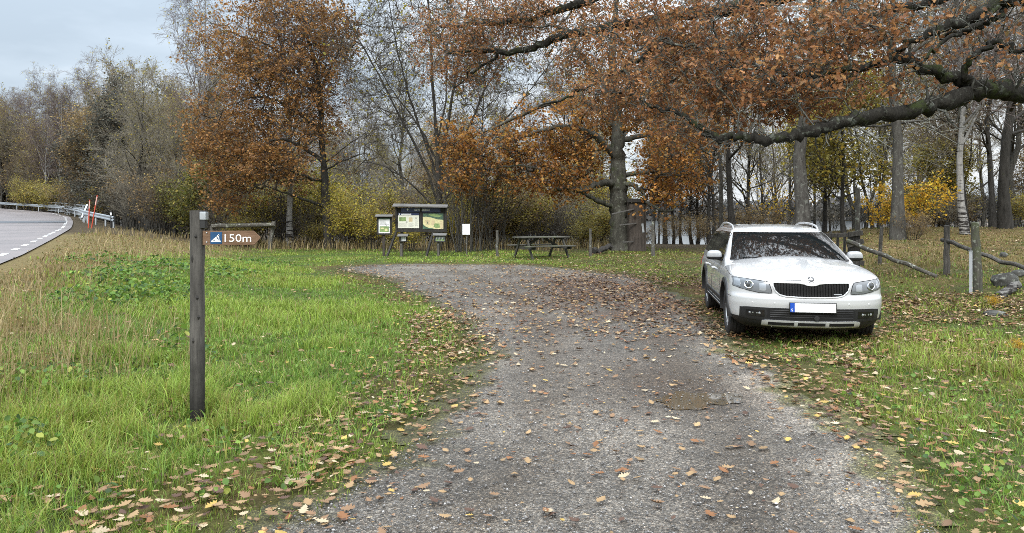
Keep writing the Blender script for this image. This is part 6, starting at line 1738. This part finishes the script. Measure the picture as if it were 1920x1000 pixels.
def put(root, loc, rotz, scale, label, group=None, lean=0.):
    """the first placing moves the original, later ones copy it"""
    if root.name in used:
        return dup(root, loc, rotz, scale, label, group, rx=lean)
    used.add(root.name); root.location = tuple(float(v) for v in loc); root.rotation_euler = (lean, 0, rotz); root.scale = (scale,) * 3 if np.isscalar(scale) else scale
    root['label'] = label
    if group: root['group'] = group
    return root
vb = [variant('bare_tree', 201, B_GREY, T_GREY, OLV, 900, .12, h=14, r=.19, n1=24, t0=.22, n2=8, n3=6, n4=4),
      variant('bare_tree', 202, B_DARK, T_BROWN, OLV, 1100, .12, h=14, r=.16, n1=26, t0=.18, ang=.6, up=.16, n2=8, n3=6, n4=4),
      variant('bare_tree', 203, B_GREY, T_BROWN, BRN, 2600, .11, h=14, r=.20, n1=24, t0=.20, ang=.85, up=.08, n2=8, n3=6, n4=4),
      variant('bare_tree', 204, B_GREY, T_GREY, OLV, 3000, .11, h=13, r=.15, n1=9, t0=.12, stems=3, spread=.22, n2=8, n3=6, n4=4)]
vbirch = [variant('birch_tree', 211, B_BIRCH, T_BIRCH, None, h=16, r=.15, n1=30, t0=.28, ang=.55, up=.06, n2=9, n3=7, n4=4, droop=.16, rmin=.007),
          variant('birch_tree', 212, B_BIRCH, T_BIRCH, YEL[:2], 900, .10, h=16, r=.14, n1=28, t0=.30, ang=.7, up=.04, n2=9, n3=7, n4=4, droop=.22, rmin=.007)]
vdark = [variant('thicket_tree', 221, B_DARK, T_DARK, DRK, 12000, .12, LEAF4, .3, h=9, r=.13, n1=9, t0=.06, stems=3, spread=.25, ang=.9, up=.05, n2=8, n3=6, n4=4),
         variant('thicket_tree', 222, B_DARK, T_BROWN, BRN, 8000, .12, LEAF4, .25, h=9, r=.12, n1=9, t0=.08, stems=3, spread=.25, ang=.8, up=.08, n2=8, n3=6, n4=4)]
vtall = [variant('tall_tree', 231, B_GREY, T_GREY, None, h=19, r=.26, n1=22, t0=.34, ang=.95, up=.07, n2=8, n3=6, n4=4, wig=.16),
         variant('tall_tree', 232, B_DARK, T_BROWN, BRN, 900, .12, h=18, r=.22, n1=24, t0=.26, ang=1.0, up=.05, n2=8, n3=6, n4=4, wig=.18)]
vyel = variant('yellow_tree', 241, B_DARK, T_DARK, OLVB, 5200, .14, LEAF6, .3, h=8, r=.12, n1=20, t0=.2, ang=1.0, up=.06, n2=8, n3=6, n4=3)
sv_bare = svariant('bare_shrub', 301, B_GREY, T_GREY, None, h=3.2, stems=20, spread=.5, r=.022)
sv_brown = svariant('brown_shrub', 302, B_DARK, T_BROWN, BRN, 2600, .10, h=3.0, stems=18, spread=.55, r=.02)
sv_yel = svariant('yellow_shrub', 303, B_DARK, T_BROWN, YEL, 4200, .115, .16, LEAF6, h=3.4, stems=20, spread=.45, r=.022)
sv_olv = svariant('olive_shrub', 304, B_DARK, T_BROWN, OLV, 4200, .11, .15, h=3.2, stems=18, spread=.5, r=.02)
sv_grn = svariant('green_shrub', 305, B_GREY, T_BROWN, GRN, 8000, .12, .2, LEAF6, h=3.6, stems=18, spread=.45, r=.02)
sv_twig = svariant('twiggy_shrub', 306, B_GREY, T_DARK, None, h=3.4, stems=22, spread=.42, r=.024, n1=4, n2=3, n3=2, rmin=.007)
sv_thin = svariant('yellow_sapling', 308, B_DARK, T_DARK, MAPY, 420, .15, .15, LEAF6, h=3.6, stems=5, spread=.6, r=.02, n1=7, n2=5, n3=3)
sv_map = svariant('yellow_maple', 307, B_DARK, T_DARK, MAPY, 1700, .17, .12, LEAF6, h=3.6, stems=7, spread=.55, r=.02, n1=7, n2=5, n3=3)

rg = np.random.default_rng(7)
def place(v, px, Y, h, label, group=None, base_h=14., lean=0., sx=1.0):
    s = h / base_h
    return put(v, GY(px, Y) - [0, 0, .05], rg.random() * 6.28, (s * sx, s * sx, s), label, group, lean)

# named trees one can point to
place(vbirch[0], 544, 35.4, 14, 'white stemmed birch just left of the rust oak trunk', base_h=16, sx=1.25)
place(vbirch[1], 372, 44, 17.5, 'tall weeping birch rising above the wood left of the rust oak', base_h=16, sx=.85)
place(vtall[0], 1683, 27.5, 19, 'straight thick grey trunked tree in front of the yellow maple', base_h=19, sx=.92)
place(vbirch[0], 1811, 31, 16, 'white barked birch on the slope between the fence posts', base_h=16, sx=1.1)
place(vtall[1], 1886, 36, 19, 'dark thick trunked tree at the top of the slope, right edge', base_h=18, sx=1.2)
place(vtall[1], 1862, 40, 17, 'second dark trunk just left of the thickest slope tree', base_h=18, sx=.85)
place(vtall[1], 1378, 36, 18, 'dark grey tree above the left of the car roof, right of a close pair', base_h=18, sx=.8)
place(vtall[0], 1352, 36.8, 17, 'dark grey tree above the left of the car roof, left of a close pair', base_h=19, sx=.55)
pale = variant('tall_tree', 233, B_PALE, T_LICH, None, h=18, r=.30, n1=20, t0=.30, ang=1.1, up=.04, n2=8, n3=6, n4=4, wig=.18)
place(pale, 1505, 29, 18, 'pale flaky trunked tree rising straight behind the car roof', base_h=18, sx=1.1)
place(vyel, 1583, 36, 8.0, 'olive yellow leaved tree behind the tall thin pole', base_h=8, sx=1.05)
place(vyel, 1545, 40, 8.5, 'olive leaved tree partly hidden behind the pale trunk', base_h=8)
place(sv_map, 1712, 30, 2.0, 'bright yellow maple sapling beside the thick grey trunk', base_h=3.6, sx=1.0)
place(sv_map, 1655, 31.5, 1.5, 'bright yellow maple sapling just left of the thick grey trunk', base_h=3.6, sx=.8)
place(sv_thin, 1445, 39, 2.8, 'thin yellow leaved sapling by the lake behind the car', base_h=3.6)
place(sv_yel, 650, 33.8, 2.1, 'bright yellow bush right of the rust oak trunk', base_h=3.4, sx=1.0)
place(sv_yel, 698, 33, 1.9, 'bright yellow bush behind the small notice board', base_h=3.4, sx=1.05)
place(sv_yel, 765, 31.5, 1.3, 'low yellow bush filling the gap under the large board', base_h=3.4, sx=1.25)
place(sv_yel, 845, 34, 1.9, 'yellow bush at the foot of the many stemmed bare tree', base_h=3.4, sx=.9)
place(sv_grn, 388, 39, 3.4, 'yellow green bush just left of the rust oak crown', base_h=3.6)
place(sv_grn, 352, 42, 2.6, 'green bush at the left end of the old rail fence', base_h=3.6)
place(sv_twig, 880, 31, 3.8, 'dense clump of bare upright stems behind the white notice sheet', base_h=3.4, sx=1.15)
place(sv_twig, 925, 32.5, 3.4, 'clump of bare stems behind the post left of the picnic table', base_h=3.4, sx=1.1)
place(vb[0], 262, 47, 10.5, 'grey leafless tree with pale branches above the marker post', base_h=14, sx=1.15)
place(sv_brown, 1712, 27.3, .9, 'low russet tuft of stems at the foot of the thick grey trunk', base_h=3.0, sx=1.2)
place(sv_map, 1862, 11.6, .2, 'tiny yellow leaved seedling below the lichen boulder', base_h=3.6)
place(sv_map, 1908, 8.3, .17, 'tiny yellow leaved seedling in the grass at the right edge', base_h=3.6)

def ok(px, Y, dmin=4.0):
    x, y, z = GY(px, Y); return x > road_x(y) + dmin
def scatter(vs, n, px0, px1, Y0, Y1, h0, h1, bh, label, group, sx=1.0, sxj=.15, dmin=4.0):
    """n copies of trees that nothing tells apart share one label and one group"""
    for i in range(n):
        for _ in range(30):
            px = px0 + (px1 - px0) * (i + rg.random()) / n; Y = rg.uniform(Y0, Y1)
            if ok(px, Y, dmin): break
        else: continue
        k = int(rg.integers(0, len(vs))); place(vs[k], px, Y, rg.uniform(h0, h1), label[k] if isinstance(label, list) else label, group[k] if isinstance(group, list) else group, bh[k] if isinstance(bh, list) else bh, 0, sx + sxj * rg.normal())
# left wood
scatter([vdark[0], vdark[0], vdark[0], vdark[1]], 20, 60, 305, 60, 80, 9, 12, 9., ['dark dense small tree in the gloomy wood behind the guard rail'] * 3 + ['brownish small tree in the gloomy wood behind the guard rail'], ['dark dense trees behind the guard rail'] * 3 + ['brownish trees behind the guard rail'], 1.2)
scatter(vdark, 8, -60, 110, 106, 125, 13, 16, 9., ['dark dense tree at the far left beyond the road bend', 'brownish tree at the far left beyond the road bend'], ['dark trees beyond the road bend', 'brownish trees beyond the road bend'], 1.1)
scatter(vbirch, 14, -60, 240, 96, 125, 18, 23, 16., ['bare birch top showing against the sky above the far left wood', 'bare drooping birch against the sky above the far left wood'], ['far left birches', 'far left drooping birches'], 1.0)
scatter(vb[:2], 26, -40, 330, 80, 118, 14, 19, 14., 'thin leafless tree in the far left wood beyond the guard rail', 'leafless trees of the far left wood', 1.0)
scatter(vb[:2], 18, 190, 420, 58, 80, 10.5, 13.5, 14., 'leafless tree in the wood between marker post and rust oak', 'leafless trees between marker post and rust oak', 1.0)
scatter(vdark, 6, 190, 400, 46, 60, 6.5, 9, 9., ['dark tangled tree behind the grassy bank', 'brownish tangled tree behind the grassy bank'], ['dark tangled trees behind the bank', 'brownish tangled trees behind the bank'], 1.0)
scatter([sv_bare, sv_twig, sv_brown], 16, 215, 420, 40, 50, 2.2, 3.6, 3.2, ['grey bare shrub along the edge of the grassy bank', 'dark upright twiggy shrub along the grassy bank', 'brown leaved shrub along the edge of the grassy bank'], ['bare shrubs by the bank', 'twiggy shrubs by the bank', 'brown shrubs by the bank'], 1.0)
scatter([vb[0], vb[1]], 12, 200, 400, 43, 54, 7, 10, 14., ['slim grey leafless tree right behind the grassy bank', 'slim dark leafless tree right behind the grassy bank'], ['slim grey trees behind the bank', 'slim dark trees behind the bank'], .9)
scatter([sv_brown, sv_olv], 9, 40, 200, 66, 98, 2.5, 3.6, 3.2, ['brown shrub behind the bridge railing', 'olive shrub behind the bridge railing'], ['brown shrubs behind the railing', 'olive shrubs behind the railing'], 1.2, .15, 2.0)
# middle wood
scatter(vb + vbirch, 42, 400, 1130, 50, 88, 10, 15, [14., 14., 14., 13., 16., 16.], ['grey leafless tree in the wood behind the notice boards', 'dark leafless tree in the wood behind the notice boards', 'brown tinged tree in the wood behind the notice boards', 'many stemmed olive tree in the wood behind the notice boards', 'bare birch in the wood behind the notice boards', 'drooping birch in the wood behind the notice boards'],
        ['grey trees behind the boards', 'dark trees behind the boards', 'brown trees behind the boards', 'olive trees behind the boards', 'birches behind the boards', 'drooping birches behind the boards'])
scatter(vdark[1:] + [vb[3], vb[3]], 9, 400, 1130, 42, 54, 5.5, 8, [9., 13., 13.], ['brownish thicket tree close behind the notice boards and picnic table', 'sparse olive thicket tree close behind the boards and picnic table', 'sparse olive thicket tree close behind the boards and picnic table'], ['brownish thicket trees', 'olive thicket trees', 'olive thicket trees'], 1.1)
scatter([sv_bare, sv_brown, sv_olv, sv_twig, sv_yel], 44, 400, 1150, 37, 47, 2.0, 3.4, 3.2, ['grey bare shrub in the undergrowth behind the boards and table', 'brown leaved shrub in the undergrowth behind the boards and table', 'olive leaved shrub in the undergrowth behind the boards and table', 'upright twiggy shrub in the undergrowth behind the boards and table', 'yellow shrub in the undergrowth behind the boards and table'], ['bare undergrowth shrubs', 'brown undergrowth shrubs', 'olive undergrowth shrubs', 'twiggy undergrowth shrubs', 'yellow undergrowth shrubs'], 1.1)
scatter([sv_yel], 3, 560, 760, 38, 44, 2.2, 2.8, 3.4, 'yellow shrub deeper in the wood behind the yellow bushes', 'deeper yellow shrubs')
scatter([sv_olv, sv_yel, sv_yel], 6, 870, 1135, 36, 43, 1.5, 2.2, 3.3, ['olive shrub in the shade left of the broad oak trunk', 'yellow shrub in the shade left of the broad oak trunk', 'yellow shrub in the shade left of the broad oak trunk'], ['olive shrubs by the broad oak', 'yellow shrubs by the broad oak', 'yellow shrubs by the broad oak'])
scatter([sv_brown, sv_olv, sv_twig], 22, 395, 1140, 34.6, 38, 1.0, 1.9, 3.1, ['low brown leaved bush at the front edge of the wood behind the lawn', 'low olive leaved bush at the front edge of the wood behind the lawn', 'low dark twiggy bush at the front edge of the wood behind the lawn'], ['low brown bushes at the wood edge', 'low olive bushes at the wood edge', 'low twiggy bushes at the wood edge'], 1.3)
# lake side
scatter([vtall[1], vb[1]], 9, 1215, 1345, 40, 52, 9, 13, [18., 14.], ['dark slender tree between the broad oak and the car, by the lake', 'dark leafless tree between the broad oak and the car, by the lake'], ['dark slender lakeside trees', 'dark leafless lakeside trees'], 1.0)
scatter([vb[0], vb[1]], 7, 1400, 1570, 42, 60, 9, 13, 14., ['grey leafless tree by the lake behind the car', 'dark leafless tree by the lake behind the car'], ['grey lakeside trees behind the car', 'dark lakeside trees behind the car'], .9)
scatter([sv_bare, sv_brown], 9, 1190, 1560, 38, 46, 1.0, 1.7, 3.1, ['bare shrub on the lake bank left of and behind the car', 'brown shrub on the lake bank left of and behind the car'], ['bare lake bank shrubs', 'brown lake bank shrubs'])
# right wood on the slope
scatter(vb + vtall, 13, 1600, 1990, 38, 62, 11, 16, [14., 14., 14., 13., 19., 18.], ['grey leafless tree in the wood above the leafy slope', 'dark leafless tree in the wood above the leafy slope', 'brown tinged tree in the wood above the leafy slope', 'many stemmed tree in the wood above the leafy slope', 'tall grey tree in the wood above the leafy slope', 'tall dark tree in the wood above the leafy slope'],
        ['grey slope trees', 'dark slope trees', 'brown slope trees', 'many stemmed slope trees', 'tall grey slope trees', 'tall dark slope trees'])
scatter([sv_bare, sv_brown, sv_olv, sv_twig], 14, 1610, 1980, 37, 50, 1.5, 2.6, 3.2, ['grey bare shrub at the top of the leafy slope', 'brown shrub at the top of the leafy slope', 'olive shrub at the top of the leafy slope', 'twiggy shrub at the top of the leafy slope'], ['bare slope shrubs', 'brown slope shrubs', 'olive slope shrubs', 'twiggy slope shrubs'], 1.1)
scatter(vdark[1:] + [vyel], 3, 1640, 1990, 44, 58, 5, 7, [9., 8.], ['brownish small tree deep in the wood above the slope', 'olive leaved small tree deep in the wood above the slope'], ['brownish deep slope trees', 'olive deep slope trees'])

# far woods that read as one mass
def far_wood(name, label, x0, x1, yfun, h, n, pal, size, seed):
    r = np.random.default_rng(seed); x = r.uniform(x0, x1, n); y = yfun(x) + r.uniform(0, 14, n)
    top = h * (.55 + .75 * fnoise(x, y * 0, .09, seed) ) * (.6 + .4 * vnoise(x, x * 0, .6, seed + 3))
    z = ground(x, y) + top * r.random(n) ** .8
    m = x > road_x(y) + 6
    V, F, C = leaves(r, np.stack([x, y, z], 1)[m], size, LEAF4, pal, up=.1, jit=.25)
    tag(link(name, mesh_np(name, V, F, C, [M_LEAF])), label, None, None, 'stuff')
FARP = [(3, (.17, .15, .13)), (2, (.21, .18, .15)), (1, (.24, .18, .11)), (1, (.13, .13, .11))]
far_wood('forest', 'far grey brown wood behind the left and middle trees', -95, 20, lambda x: 128 + x * 0, 11, 26000, FARP, .75, 1)
far_wood('forest', 'hazy wood along the far shore of the lake', -60, 330, lambda x: 348 + x * 0, 13, 16000, [(3, (.14, .135, .13)), (2, (.17, .155, .14)), (1, (.12, .125, .12))], 2.2, 2)
far_wood('forest', 'dim wood far behind the leafy slope', 44, 110, lambda x: 86 + x * 0, 4.5, 9000, FARP, .6, 3)
